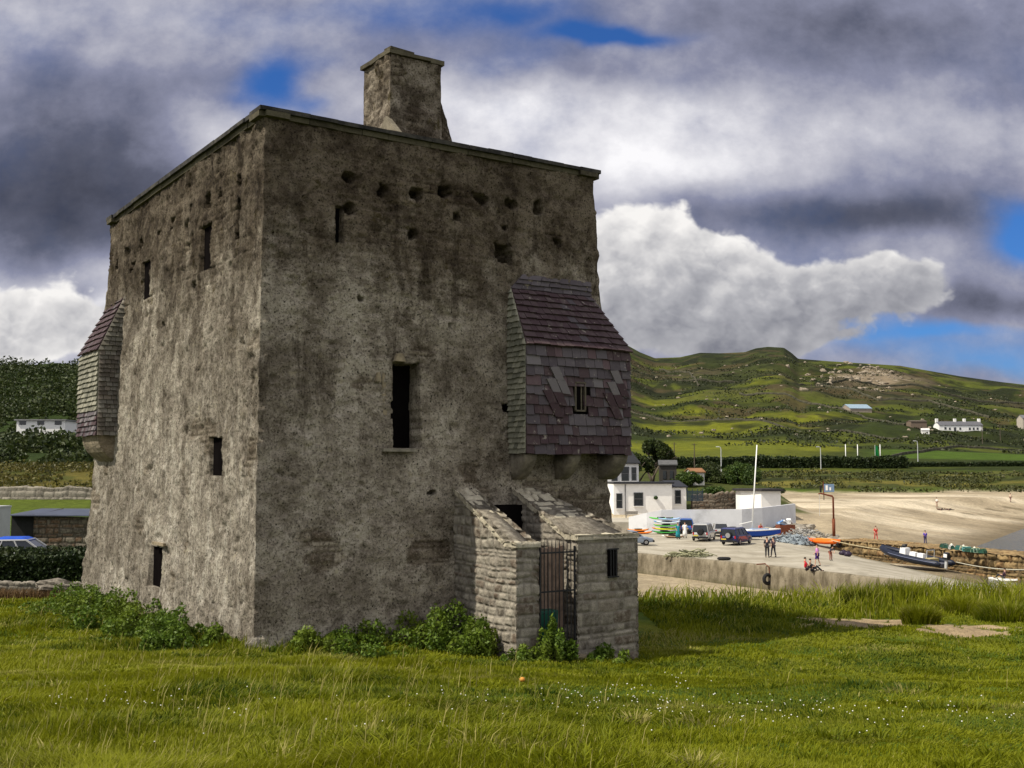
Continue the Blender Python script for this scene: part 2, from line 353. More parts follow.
def mixc(a, b, t): return a*(1-t[..., None])+np.array(b)*t[..., None]
def build_terrain():
    ys = np.concatenate([np.linspace(-70, 3, 40), np.arange(3.2, 44, .16), np.arange(44, 62, .4), np.arange(62, 140, 1.2), np.geomspace(140, 300, 110), np.geomspace(303, 1060, 330), np.geomspace(1090, 3500, 24)])
    us = np.concatenate([np.linspace(-2.2, -.66, 45), np.linspace(-.65, -.36, 120), np.linspace(-.355, .05, 90), np.linspace(.053, .62, 400), np.linspace(.65, 2.2, 45)])
    YY, UU = np.meshgrid(ys, us, indexing='ij')
    XX = UU*np.where(YY > 300, YY, (np.maximum(YY, 0)+30*(1-np.clip(YY/300, 0, 1))))
    ZZ = terr(XX, YY)
    YY_ = YY
    N1 = fbm(XX*.5, YY*.5, 4); N2 = fbm(XX*.05, YY*.05, 4); N3 = fbm(XX*.012+4, YY*.02, 5); N4 = fbm(XX*.03+40, YY*.045, 5)
    c = np.zeros(XX.shape+(3,)); c[:] = (.06, .095, .008)
    c = mixc(c, (.15, .16, .012), ss(N1, -.3, .5)*(YY < 60))
    c = mixc(c, (.36, .27, .16), sandmask(XX, YY))
    left = 1-ss(XX/np.maximum(YY, 3), -.22, -.02)
    # bare mud / sand of the inlet and beach
    right = 1-left
    beach = right*ss(YY, 50, 54)*(1-ss(YY+6*N2+7*fbm(XX*.12, YY*.12, 3), 238, 246))*(1-(1-ss(XX-(YY-150)*.10+3*fbm(XX*.3, YY*.3, 3), 36, 41))*ss(YY, 148, 152))
    c = mixc(c, (.33, .27, .18), beach)
    band = ss(fbm(XX*.03+YY*.02, YY*.09+3, 4), -.1, .5)*beach
    c = mixc(c, (.56, .48, .35), band*(YY > 100)*1.0)
    s = (XS(YY)-XX)*.86
    wet = beach*(1-ss(s, 0, 9)); c = mixc(c, (.17, .135, .085), wet*(YY > 92))
    weed = beach*ss(fbm(XX*.15, YY*.5, 4), .42, .6)*ss(YY, 150, 215); c = mixc(c, (.10, .08, .045), weed*.8)
    # dunes
    dune = right*ss(YY, 240, 250)*(1-ss(YY, 290, 300))
    gd_ = right*ss(YY, 148, 152)*(1-ss(XX-(YY-150)*.10+3*fbm(XX*.3, YY*.3, 3), 36, 41))*(1-ss(YY, 238, 246)); c = mixc(c, (.05, .06, .014), gd_)
    c = mixc(c, (.055, .065, .014), dune); c = mixc(c, (.13, .115, .025), dune*ss(fbm(XX*.1, YY*.2+8, 4), -.05, .45))
    c = mixc(c, (.02, .026, .008), dune*ss(fbm(XX*.07+9, YY*.15+8, 4), .1, .5))
    # right-hand fields and hill; cloud shade and sun patches painted in as vegetation colour
    h = right*ss(YY, 290, 300)
    u = XX/np.maximum(YY, 3)
    g1 = np.array((.055, .085, .010)); c = mixc(c, (.024, .033, .007), h)
    c = mixc(c, (.112, .120, .010), h*ss(N3+.35*np.exp(-((u-.19)/.10)**2-((YY-480)/130)**2)-.1, -.05, .4))  # bright grass painted in as a patch of sun
    c = mixc(c, (.078, .088, .012), h*ss(YY, 330, 345)*(1-ss(YY, 375, 392))*(1-ss(u, .16, .36))*.9)     # hay meadow strip
    c = mixc(c, (.022, .028, .008), h*ss(N4+.55*ss(YY, 520, 900)-.10, .05, .30)*.95*ss(YY, 395, 430))  # dark growth painted in as cloud shadow
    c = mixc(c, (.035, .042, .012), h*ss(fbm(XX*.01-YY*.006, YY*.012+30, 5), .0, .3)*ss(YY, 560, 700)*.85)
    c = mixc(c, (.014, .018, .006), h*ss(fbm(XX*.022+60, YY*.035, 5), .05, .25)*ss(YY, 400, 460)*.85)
    c = mixc(c, (.085, .10, .012), h*ss(fbm(XX*.016+80, YY*.03, 3), .15, .4)*.6)
    c = mixc(c, (.05, .085, .010), h*ss(YY, 352, 360)*(1-ss(YY, 395, 402))*ss(u, .30, .36))
    c = mixc(c, (.065, .05, .03), h*ss(fbm(XX*.013+180, YY*.02, 4), .15, .4)*ss(YY, 600, 700)*.6)
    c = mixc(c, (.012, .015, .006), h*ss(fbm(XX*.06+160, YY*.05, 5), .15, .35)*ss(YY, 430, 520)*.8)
    c = mixc(c, (.06, .045, .022), h*ss(fbm(XX*.045+260, YY*.05, 5), .2, .4)*ss(YY, 480, 560)*.7)
    rockc = np.exp(-((u-.315)/.055)**2-((YY-780)/95)**2)*1.1+np.exp(-((u-.36)/.035)**2-((YY-860)/60)**2)*.7
    rk = h*ss(rockc*1.0+fbm(XX*.035, YY*.03, 5)*.75, .85, 1.1); c = mixc(c, (.17, .135, .09), rk)
    c = mixc(c, (.10, .075, .05), h*ss(rockc+fbm(XX*.02+5, YY*.02, 4)*.6, .6, .9)*(1-rk)*.6)
    # left heath and wooded hill
    hl = left*ss(YY, 76, 84)
    c = mixc(c, (.075, .10, .014), hl)
    c = mixc(c, (.10, .085, .018), hl*ss(YY, 92, 96)); c = mixc(c, (.05, .06, .012), hl*ss(YY, 92, 96)*ss(fbm(XX*.25, YY*.2, 4), -.1, .4))
    c = mixc(c, (.022, .036, .008), left*ss(YY, 118, 128))
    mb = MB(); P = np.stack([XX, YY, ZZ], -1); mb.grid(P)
    mt, g, b = newmat('terrain_mat')
    pv = g.pos(); col = g.attr('col', 'Color')
    n1 = g.noise(pv, 1.8, 8, .65); n2 = g.noise(pv, .16, 8, .7); n3 = g.noise(pv, 22, 3, .6)
    f = g.mul(g.mul(g.lin(n1, .25, .75, .7, 1.3), g.lin(n2, .25, .75, .62, 1.4)), g.lin(n3, .2, .8, .75, 1.25))
    cc = g.n('ShaderNodeCombineColor'); [g.link(f, cc.inputs[i]) for i in range(3)]
    g.link(g.mix(1.0, col, cc.outputs[0], 'MULTIPLY'), b.inputs['Base Color'])
    b1 = g.bump(g.noise(pv, .5, 8, .75), .6, 1.2)
    g.link(g.bump(g.noise(pv, 9, 6, .7), .5, .05, b1), b.inputs['Normal'])
    b.inputs['Roughness'].default_value = .95; b.inputs['Specular IOR Level'].default_value = .1
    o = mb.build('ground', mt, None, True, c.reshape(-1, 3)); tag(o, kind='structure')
build_terrain()

# water
def water():
    m, g, b = newmat('water_mat'); pv = g.pos()
    c = g.mix(g.sstep(g.noise(pv, .04, 3), .4, .6), (.035, .042, .035), (.06, .065, .05))
    g.link(c, b.inputs['Base Color']); b.inputs['Roughness'].default_value = .12; b.inputs['Specular IOR Level'].default_value = .5
    g.link(g.bump(g.noise(g.scale(pv, (1, 2.2, 1)), 1.6, 5, .6), .35, .12), b.inputs['Normal'])
    mb = MB(); xs = np.linspace(16, 600, 60); ys = np.linspace(46, 300, 40)
    X, Y = np.meshgrid(xs, ys); Z = np.full(X.shape, -5.7); mb.grid(np.stack([X, Y, Z], -1))
    tag(mb.build('water', m), kind='structure')
water()

# ------------------------------------------------------------------ stonework
def stonefield(S, T, seed=0, rh=.17, sl=.38, gap=.018):
    """irregular courses; returns height (0 joint..1 stone) and a random value per stone"""
    r = np.random.default_rng(seed)
    Sw = S+.05*fbm(S*1.5+seed, T*1.5, 2); Tw = T+.045*fbm(S*1.1, T*1.4+seed*3, 2)+.012*fbm(S*9, T*9, 2)
    Sw = Sw+.014*fbm(S*10+7, T*10, 2)
    t0 = Tw.min()-.3; edges = [t0]
    while edges[-1] < Tw.max()+.5: edges.append(edges[-1]+rh*r.uniform(.55, 1.6))
    edges = np.array(edges); row = np.clip(np.searchsorted(edges, Tw)-1, 0, len(edges)-2)
    dt = np.minimum(Tw-edges[row], edges[row+1]-Tw)
    H = np.zeros(S.shape); C = np.zeros(S.shape)
    smin, smax = Sw.min(), Sw.max()
    for i in np.unique(row):
        k = row == i; e = [smin-r.uniform(.1, .6)]
        while e[-1] < smax+.6: e.append(e[-1]+sl*r.uniform(.4, 1.8))
        e = np.array(e); j = np.clip(np.searchsorted(e, Sw[k])-1, 0, len(e)-2)
        ds = np.minimum(Sw[k]-e[j], e[j+1]-Sw[k]); d = np.minimum(ds, dt[k])
        lift = r.uniform(.55, 1.0, len(e)); H[k] = ss(d, gap*.35, gap*2.2)*lift[j]; C[k] = r.random(len(e))[j]
    return H, C
def stone_quad(mb, A, B, C, D, res=.025, depth=.03, seed=0, rh=.17, sl=.38, gap=.018, amp=.015):
    """A,B bottom left/right, C,D top right/left, seen from outside"""
    A, B, C, D = (np.array(p, float) for p in (A, B, C, D))
    w = max(np.linalg.norm(B-A), np.linalg.norm(C-D)); h = max(np.linalg.norm(D-A), np.linalg.norm(C-B))
    nx = max(3, int(w/res)); ny = max(3, int(h/res)); a, b = np.meshgrid(np.linspace(0, 1, nx), np.linspace(0, 1, ny))
    P = (A*(1-a[..., None])+B*a[..., None])*(1-b[..., None])+(D*(1-a[..., None])+C*a[..., None])*b[..., None]
    N = np.cross(B-A, D-A); N /= np.linalg.norm(N)
    up = (D-A)/np.linalg.norm(D-A); al = (B-A)/np.linalg.norm(B-A)
    S = (P-A)@al; T = (P-A)@up
    H, R_ = stonefield(S, T, seed, rh, sl, gap)
    disp = (H-1)*depth+amp*fbm(S*4+seed, T*4, 3)
    P = P+N*disp[..., None]
    mb.grid(P, R_, 1-ss(H, .05, .4))
def stone_mat(name, dark, light, mortar, warm=None, lichen=.3, scale=1.0, bump=.7):
    m, g, b = newmat(name); v = g.coord()
    r = g.attr('rnd'); k = g.attr('msk')
    n = g.noise(v, 7*scale, 8, .7); n2 = g.noise(v, 1.1*scale, 6, .65); n3 = g.noise(v, 45*scale, 3, .6)
    c = g.mix(r, dark, light)
    if warm: c = g.mix(g.sstep(g.m('FRACT', g.mul(r, 7.3)), .72, .8), c, warm)
    c = g.mix(g.mul(g.sstep(n, .38, .7), .55), c, tuple(x*1.5 for x in light))
    c = g.mix(g.mul(g.sstep(n3, .5, .72), .5), c, tuple(x*.45 for x in dark))
    c = g.mix(g.mul(g.sstep(n2, .55, .75), .6), c, tuple(x*.5 for x in dark))
    c = g.mix(g.mul(k, .75), c, mortar)
    if lichen: c = g.mix(g.mul(g.sstep(g.noise(v, 4*scale, 7, .75), .56, .66), lichen), c, (.42, .40, .32))
    g.link(c, b.inputs['Base Color'])
    h = g.add(g.mul(n, 1.0), g.mul(n3, .35))
    g.link(g.bump(h, bump, .04/scale), b.inputs['Normal']); b.inputs['Specular IOR Level'].default_value = .15
    return m
M_porch = stone_mat('porch_stone', (.085, .072, .055), (.29, .26, .21), (.20, .18, .15), (.10, .075, .055), .45)
M_wallstone = stone_mat('field_stone', (.06, .05, .04), (.20, .17, .13), (.035, .03, .022), (.12, .07, .04), .25)
M_pier = stone_mat('pier_stone', (.10, .07, .035), (.30, .21, .10), (.035, .028, .018), (.16, .09, .04), .1, .5)
M_cap = stone_mat('coping_stone', (.04, .034, .022), (.09, .08, .052), (.04, .035, .025), None, 0)

# ------------------------------------------------------------------ castle tower
ANG = .5941; TX, TY = -5.18, 22.56; W, LL, H0 = 8.73, 12.34, 11.0
tower = empty('castle_tower', (TX, TY, 0), ANG, 'tall roofless-looking rough rendered stone tower house with chimney and slate hung corner turrets', 'castle')
tower['label'] = 'tall rough rendered stone tower house with one chimney and two slate hung turrets'
BR, BL_, BF = .30, .16, .50
def wall_mat():
    m, g, b = newmat('harled_wall'); v = g.coord()
    sp = g.n('ShaderNodeSeparateXYZ'); g.link(v, sp.inputs[0]); z = sp.outputs[2]
    lf = g.attr('hh')      # 1 on the face that takes the weather and the drips
    n1 = g.noise(v, .55, 8, .65); n2 = g.noise(v, 3.2, 8, .7); n3 = g.noise(v, 21, 5, .8); n4 = g.noise(v, 6.5, 8, .8)
    st = g.noise(g.scale(v, (1, 1, .2)), 4.6, 9, .72); st2 = g.noise(g.scale(v, (1, 1, .2)), 7, 6, .7)
    n5 = g.noise(v, .28, 4, .6); n6 = g.noise(v, 1.25, 9, .72)
    c = g.mix(g.sstep(n2, .36, .62), (.20, .175, .14), (.34, .305, .25))
    c = g.mix(g.mul(g.sstep(n6, .50, .60), .6), c, (.42, .385, .32))
    # pale streaks where lime has washed down the weather face
    low = g.sstep(g.add(z, g.mul(g.noise(v, .5, 3), 3)), 8.8, 4.6)
    c = g.mix(g.mul(g.mul(g.sstep(st, .50, .60), lf), g.lin(low, 0, 1, .12, .62)), c, (.50, .465, .40))
    c = g.mix(g.mul(g.mul(g.sstep(st2, .50, .60), lf), .65), c, (.15, .13, .108))
    # rubble showing through
    rub = g.attr('msk'); r = g.attr('rnd')
    c = g.mix(rub, c, g.mix(r, (.10, .078, .055), (.32, .28, .215)))
    # grit and pits
    c = g.mix(g.mul(g.sstep(n3, .52, .60), .85), c, (.050, .042, .032))
    c = g.mix(g.mul(g.sstep(n3, .45, .36), .40), c, (.52, .475, .39))
    vsp = g.voro(v, 8.0); c = g.mix(g.mul(g.sstep(vsp, .22, .12), g.sstep(n4, .46, .56)), c, (.025, .02, .015))
    # moss and lichen
    c = g.mix(g.mul(g.sstep(g.noise(v, 1.9, 7, .72), .59, .66), g.mul(g.sstep(z, 5, 9), .75)), c, (.085, .07, .018))
    c = g.mix(g.mul(g.sstep(g.noise(v, 3.3, 7, .75), .60, .66), .5), c, (.40, .36, .25))
    # stains over everything: algae running down from the wall head, damp blotches, drips
    topn = g.add(z, g.mul(g.add(g.noise(g.scale(v, (1, 1, .4)), 1.1, 9, .72), -.5), 8.5))
    a1 = g.mul(g.mul(g.sstep(topn, 6.6, 9.4), g.sstep(z, 12.6, 11.0, .35, 1)), .74)
    a2 = g.mul(g.sstep(n6, .52, .42), g.lin(z, 3, 9, .28, .62))
    a3 = g.mul(g.sstep(n5, .53, .42), .38)
    a4 = g.mul(g.sstep(g.noise(g.scale(v, (1, 1, .16)), 1.7, 8, .72), .47, .38), g.mul(g.sstep(z, 1.5, 6), .62))
    stain = (.17, .125, .078)
    for a_ in (a1, a2, a3, a4): c = g.mix(a_, c, g.mix(1.0, c, stain, 'MULTIPLY')) if a_ is a1 else g.mix(a_, c, g.mix(1.0, c, (.27, .235, .20), 'MULTIPLY'))
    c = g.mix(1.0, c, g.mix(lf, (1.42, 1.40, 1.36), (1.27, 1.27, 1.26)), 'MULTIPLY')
    g.link(c, b.inputs['Base Color']); b.inputs['Specular IOR Level'].default_value = .12; b.inputs['Roughness'].default_value = .97
    b1 = g.bump(g.add(n4, g.mul(n2, .6)), .8, .06)
    g.link(g.bump(n3, 1.0, .05, b1), b.inputs['Normal'])
    return m
M_wall = wall_mat()
WIN_R = [(2.97, 3.64, 4.09, 5.97, 1.0, .03), (1.62, 1.80, 8.50, 9.30, .5, .02)]   # s0,s1,z0,z1,depth,jitter
HOLES_R = [(1.93, 9.95, .15, .16), (1.92, 9.32, .16, .16), (2.76, 9.88, .14, .13), (3.60, 9.86, .2, .17), (4.38, 10.02, .22, .14), (5.36, 9.98, .24, .15), (6.23, 9.95, .16, .14), (6.95, 10.0, .17, .19), (4.65, 9.45, .12, .1), (5.95, 8.72, .3, .3),
           (3.5, 8.9, .12, .12), (2.7, 9.7, .08, .08), (6.0, 9.35, .07, .08), (5.9, 5.05, .13, .13), (7.5, 9.2, .13, .1), (3.9, 3.1, .12, .06), (2.2, 7.3, .06, .06), (4.4, 6.9, .05, .07)]
WIN_L = [(8.0, 8.75, 8.22, 9.25, .7, .02), (3.2, 3.9, 8.28, 9.32, .7, .02), (2.0, 2.75, 3.48, 4.32, .7, .02), (5.6, 6.5, .72, 1.70, .7, .02)]
HOLES_L = [(1.53, 9.97, .16, .17), (2.76, 9.93, .14, .15), (3.52, 9.90, .22, .2), (4.79, 9.99, .22, .14), (6.24, 9.85, .2, .15), (8.94, 9.85, .26, .2), (5.05, 9.55, .22, .25), (7.4, 9.8, .16, .13), (10.3, 9.8, .22, .18), (1.5, 9.1, .14, .5), (9.6, 9.3, .2, .15), (11.3, 9.6, .2, .2), (4.3, 8.0, .2, .12), (6.6, 7.3, .14, .08)]
def face_grid(L, wins, holes, seed, res, rub_bias):
    ss_ = list(np.arange(0, L+1e-6, res)); zz = list(np.arange(-1.0, H0+1e-6, res))
    if abs(ss_[-1]-L) > .01: ss_.append(L)
    for a, b_, c, d, *_ in wins:
        for e in (a, b_): ss_ += [e-.012, e+.012]
        for e in (c, d): zz += [e-.012, e+.012]
    ss_ = np.array(sorted(ss_)); zz = np.array(sorted(zz)); S, Z = np.meshgrid(ss_, zz)
    d = .055*fbm(S*.5+seed, Z*.5, 3)+.030*fbm(S*2.2+seed, Z*2.2, 3)+.034*fbm(S*6, Z*5+seed, 3)+.022*fbm(S*13, Z*13+seed, 2)
    # rubble patches where the harling has come away
    pm = fbm(S*.8+seed*2, Z*1.1+3, 4)+rub_bias(S, Z)
    pm = np.maximum(ss(pm, .30, .42), .10+.45*ss(fbm(S*.6+15, Z*.6, 4), .0, .4)*ss(Z, 6, 9))
    Hs, Rs = stonefield(S, Z, seed, .14, .36, .02)
    d = d-pm*(.035-.05*Hs)
    rough = ss(Z, 7.5, 10); d = d+rough*.035*fbm(S*4+30, Z*4, 3)
    d = d-.05*ss(fbm(S*3.1+8, Z*3.1+seed, 3), .45, .62)
    edge = ss(np.minimum(S, L-S), .0, .16); d = d*edge
    for a, b_, c, e, dep, jit in wins:
        Sj = S+jit*fbm(S*5+seed, Z*5, 2); Zj = Z+jit*fbm(S*5, Z*5+9, 2)
        k = (Sj > a) & (Sj < b_) & (Zj > c) & (Zj < e); d = np.where(k, -dep, d)
    for a, c, ra, rc in holes:
        q = np.maximum(((S-a)/ra)**2, ((Z-c)/rc)**2)*.7+.3*(((S-a)/ra)**2+((Z-c)/rc)**2)+.9*fbm(S*7+a, Z*7, 3)
        d = d-.5*(1-ss(q, .50, .68)); 
    rn = Rs; mk = pm*(1-.25*(1-Hs)); rn = rn*ss(Hs, .05, .5)
    return S, Z, d, rn, mk
def tower_walls():
    mb = MB(); jz = lambda Z, s: .03*fbm(Z*2.3+s, Z*0+s, 3)
    flare = lambda Z: np.maximum(0, (H0-Z)/H0)-.10*np.exp(-((Z-4)/3)**2)
    def cj(Z, k, w): return w*(.045*fbm(Z*1.1+k, Z*0+k, 3)+.055*fbm(Z*4.5+k, Z*0+k*2, 4)+.01)
    def emit(S, Z, d, rn, mk, which):
        L_ = W if which in ('R', 'F') else LL; wa = 1-ss(S, 0, .16); wb = 1-ss(L_-S, 0, .16)
        q = flare(Z); a0, a1 = BL_*q, BF*q; b0, b1 = BR*q, BF*q
        if which == 'R': t = S/W; X = -a0+(W+a0+a1)*t; Y = -b0-d
        elif which == 'L': t = S/LL; Y = -b0+(LL+b0+b1)*t; X = -a0-d-.30*q*t
        elif which == 'F': t = S/W; X = -a0-.30*q*(1-t)+(W+a0+a1)*t; Y = LL+b1+d
        else: t = S/LL; Y = -b0+(LL+b0+b1)*t; X = W+a1+d
        jj = {'R': ((1, -1, -1), (2, 1, -1)), 'L': ((1, -1, -1), (3, -1, 1)), 'F': ((3, -1, 1), (4, 1, 1)), 'B': ((2, 1, -1), (4, 1, 1))}[which]
        for (k, ex, ey), w_ in zip(jj, (wa, wb)): j = cj(Z, k*7.7, w_); X = X+ex*j; Y = Y+ey*j
        P = np.stack([X, Y, Z], -1)
        if which in ('L', 'F'): P = P[:, ::-1]; rn = rn[:, ::-1]; mk = mk[:, ::-1]
        n0 = mb.n; mb.grid(P, rn, mk)
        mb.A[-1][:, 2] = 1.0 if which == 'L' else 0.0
    br = lambda S, Z: .55*np.exp(-((S-2.9)/1.7)**2-((Z-1.75)/.5)**2)+.35*np.exp(-((S-.5)/.8)**2-((Z-.9)/.6)**2)+.45*np.exp(-((S-4.2)/.9)**2-((Z-3.7)/.35)**2)+.5*np.exp(-((S-7)/2.)**2-((Z-3.2)/.7)**2)-.12
    bl = lambda S, Z: .10*ss(Z, 8, 10)-.10-.1*ss(-Z, -4, -1)
    emit(*face_grid(W, WIN_R, HOLES_R, 3, .04, br), 'R')
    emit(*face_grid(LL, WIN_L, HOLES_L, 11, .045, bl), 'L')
    emit(*face_grid(W, [], [], 21, .2, bl), 'F'); emit(*face_grid(LL, [], [], 31, .2, bl), 'B')
    # deck inside the wall head
    mb.poly([(.3, .3, H0-.15), (W-.3, .3, H0-.15), (W-.3, LL-.3, H0-.15), (.3, LL-.3, H0-.15)], [(0, 1, 2, 3)])
    return mb.build('wall', M_wall, tower, True)
tower_walls()
M_dark = simple('dark_interior', (.006, .005, .005), 1, .3, 2, 0); M_dark.node_tree.nodes['Principled BSDF'].inputs['Specular IOR Level'].default_value = 0  # black colour stands for the shade inside openings
def backR(s0, s1, z0, z1, depth, mat, name='window', th=.05):
    q = (H0-(z0+z1)/2)/H0; off = BR*q
    a0, a1 = BL_*q, BF*q
    f = lambda s: -a0+(W+a0+a1)*s/W
    mb = MB(); mb.box(((f(s0)+f(s1))/2, -off+depth, (z0+z1)/2), (f(s1)-f(s0), th, z1-z0)); return mb.build(name, mat, tower)
def backL(s0, s1, z0, z1, depth, mat, name='window', th=.05):
    q = (H0-(z0+z1)/2)/H0; off = BL_*q; b0, b1 = BR*q, BF*q
    f = lambda s: -b0+(LL+b0+b1)*s/LL
    mb = MB(); mb.box((-off+depth-.3*q*(s0+s1)/2/LL, (f(s0)+f(s1))/2, (z0+z1)/2), (th, f(s1)-f(s0), z1-z0)); return mb.build(name, mat, tower)
backR(2.98, 3.63, 4.1, 5.96, .55, M_dark); backR(1.63, 1.79, 8.51, 9.29, .22, M_dark)  # black sheets set in the openings to paint their inner shade
for a, b_, c, d, *_ in WIN_L: backL(a+.0, b_-.0, c+.0, d-.0, .13, M_dark)  # set shallow, so the slits show only painted shade
# dressed stones round the main window
M_dress = simple('dressed_stone', (.25, .205, .135), .9, .4, 5, .6, dist=.03)
mb = MB(); q = (H0-5)/H0; oy = -BR*q; ax = -BL_*q
for z0, z1, j in ((4.11, 4.75, 0), (4.75, 5.2, .015), (5.2, 5.9, -.01)):
    mb.box((2.75+.045+j, oy+.24, (z0+z1)/2), (.09, .42, z1-z0-.012), rnd=j)
mb.build('jamb', M_dress, tower)
MB().box((3.12, oy-.02, 4.035), (.82, .2, .07)).build('sill', simple('sill_stone', (.2, .18, .14), .9, .4, 6, .5), tower)
MB().box((3.14, oy+.0, 6.08), (.26, .12, .18), rz=.05, top=(.5, .8)).build('lintel_stone', M_dress, tower); MB().box((2.62, oy-.0, 5.62), (.12, .08, .2), top=(.5, .9)).build('quoin_stone', M_dress, tower)
# lighter sill and lintel for low slits
q = (H0-.7)/H0; MB().box((-BL_*q-.16, 5.72, 1.80), (.07, .95, .07)).build('lintel_stone', M_dress, tower)
mb = MB(); mb.ball((-BL_+.12, -BR+.12, -.02), (.33, .33, .30), 16, 10, nz=.5); 
mb.build('plinth_stone', simple('plinth', (.20, .18, .145), .95, .5, 6, 1, dist=.06), tower)

# coping: pale string of flags with thin dark slates on top
def coping():
    lo = MB(); hi = MB()
    def run(ax, L, off, seed):
        r = random.Random(seed); s = -.16
        while s < L+.16:
            w = r.uniform(.5, 1.1); e = min(s+w, L+.17); hgt = .12+r.uniform(-.012, .012); pr = .075+r.uniform(-.02, .02)
            for mbx, z, t, p in ((lo, H0+.0, hgt, pr-.03), (hi, H0+.115, .09+r.uniform(-.01, .02), pr+.05)):
                c = (s+e)/2
                ctr = (c, -p/2+.25-0, z+t/2-.02) if ax == 'x' else (-p/2+.25, c, z+t/2-.02)
                dim = (e-s-.008, .5+p, t) if ax == 'x' else (.5+p, e-s-.008, t)
                if off: ctr = (ctr[0], off-ctr[1], ctr[2]) if ax == 'x' else (off-ctr[0], ctr[1], ctr[2])
                mbx.box(ctr, dim, rnd=r.random(), M=Matrix.Rotation(r.uniform(-.012, .012), 3, 'X' if ax == 'x' else 'Y'))
            s = e+.001
    run('x', W, 0, 1); run('y', LL, 0, 2); run('x', W, LL, 3); run('y', LL, W, 4)
    lo.build('string_course', M_cap, tower)
    for k in range(26):     # broken extra slates on part of the weather side
        hi.box((.05, .5+k*.13, H0+.19), (.30, .16, .02), rz=random.uniform(-.1, .1), rnd=random.random())
    m, g, b = newmat('coping_slate'); v = g.coord()
    g.link(g.mix(g.sstep(g.noise(v, 3, 6, .7), .4, .65), (.018, .017, .016), (.06, .055, .045)), b.inputs['Base Color']); g.link(g.bump(g.noise(v, 30, 4), .5, .02), b.inputs['Normal'])
    hi.build('coping', m, tower)
coping()

# chimney
def chimney():
    ch = empty('chimney', (0, 0, 0)); ch.parent = tower
    x0, x1, y0, y1, zt = 3.98, 5.42, 2.0, 3.45, 13.85
    mb = MB()
    def quad(A, B, C, D, seed):
        A, B, C, D = map(np.array, (A, B, C, D)); w = np.linalg.norm(B-A); h = np.linalg.norm(D-A); nx, ny = int(w/.04), int(h/.04)
        a, b_ = np.meshgrid(np.linspace(0, 1, nx), np.linspace(0, 1, ny)); a3, b3 = a[..., None], b_[..., None]
        P = (A*(1-a3)+B*a3)*(1-b3)+(D*(1-a3)+C*a3)*b3; N = np.cross(B-A, D-A); N = N/np.linalg.norm(N)
        S = a*w; T = b_*h+9
        e = ss(np.minimum(S, w-S), 0, .12)
        Hs, Rs = stonefield(S, T, seed, .15, .34, .02); pm = ss(fbm(S*1.3+seed, T*1.3, 3), -.2, .3)
        d = (.08*fbm(S*2+seed, T*2, 3)+.05*fbm(S*7, T*7, 3)+pm*(Hs-.7)*.06)*np.maximum(e, .25); mb.grid(P+N*d[..., None], Rs*ss(Hs, .05, .5), pm*.8)
    zb = H0-.2
    quad((x0, y0, zb), (x1+.05, y0, zb), (x1, y0, zt), (x0, y0, zt), 41)
    quad((x0, y1, zb), (x0, y0, zb), (x0, y0, zt), (x0, y1, zt), 42)
    quad((x1, y0, zb), (x1, y1, zb), (x1, y1, zt), (x1, y0, zt), 43)
    quad((x1, y1, zb), (x0, y1, zb), (x0, y1, zt), (x1, y1, zt), 44)
    # flare on the right foot, a leaning slab on the left
    quad((x1-.02, y0+.02, zb), (x1+.75, y0+.02, zb), (x1+.16, y0+.02, zb+1.7), (x1-.02, y0+.02, zb+2.1), 45)
    quad((x1+.75, y0, zb), (x1+.75, y1, zb), (x1, y1, zb+2.1), (x1, y0, zb+2.1), 46)
    mb.poly([(x0, y0, zt), (x1, y0, zt), (x1, y1, zt), (x0, y1, zt)], [(0, 1, 2, 3)])
    mb.build('chimney_stack', M_wall, ch, True)
    c = MB(); r = random.Random(5)
    for i in range(4):
        for j in range(3):
            c.box((x0-.06+.39*(i+.5), y0-.06+.53*(j+.5), zt+.05+r.uniform(-.01, .03)), (.40, .54, .08+r.uniform(0, .04)), rz=r.uniform(-.05, .05), rnd=r.random())
    c.box((x0+.3, y0+.1, zt+.14), (.7, .3, .06), rz=.1, rnd=.2)
    c.build('chimney_cap', M_cap, ch)
    MB().box((x0-.02, y0-.12, H0+.78), (.14, .5, .95), M=Matrix.Rotation(.0, 3, 'Y')@Matrix.Rotation(-.85, 3, 'X')).build('flashing_stone', simple('flashing', (.16, .14, .10), .95, .4, 5, .6), ch)
chimney()

# slate hung turrets
def slate_mat():
    m, g, b = newmat('hung_slate'); v = g.coord(); r = g.attr('rnd'); k = g.attr('msk')
    n = g.noise(v, 6, 7, .7)
    rp = g.n('ShaderNodeValToRGB'); g.link(r, rp.inputs[0]); rp.color_ramp.interpolation = 'CONSTANT'
    e = rp.color_ramp.elements; e[0].position = 0; e[0].color = (.050, .032, .036, 1); e[1].position = .88; e[1].color = (.145, .145, .145, 1)
    for p, c in ((.28, (.062, .044, .046)), (.44, (.070, .064, .070)), (.62, (.095, .090, .096)), (.78, (.10, .072, .076))):
        q = e.new(p); q.color = (*c, 1)
    rpd = g.mix(1.0, rp.outputs[0], (1.0, .90, .92), 'MULTIPLY')
    green = g.mix(r, (.115, .115, .085), (.27, .26, .195))  # greenish slate, paler because sunlight on these sides is in the colour
    c = g.mix(k, rpd, green)
    c = g.mix(g.mul(g.sstep(n, .5, .72), .28), c, (.19, .17, .145))
    c = g.mix(g.mul(g.sstep(g.noise(v, 14, 5, .7), .58, .68), .4), c, (.03, .027, .024)); c = g.mix(g.mul(g.sstep(g.noise(v, 5.5, 6, .75), .61, .66), .7), c, (.32, .29, .24))
    g.link(c, b.inputs['Base Color']); b.inputs['Roughness'].default_value = .75; g.link(g.bump(n, .4, .02), b.inputs['Normal'])
    return m
M_slate = slate_mat()
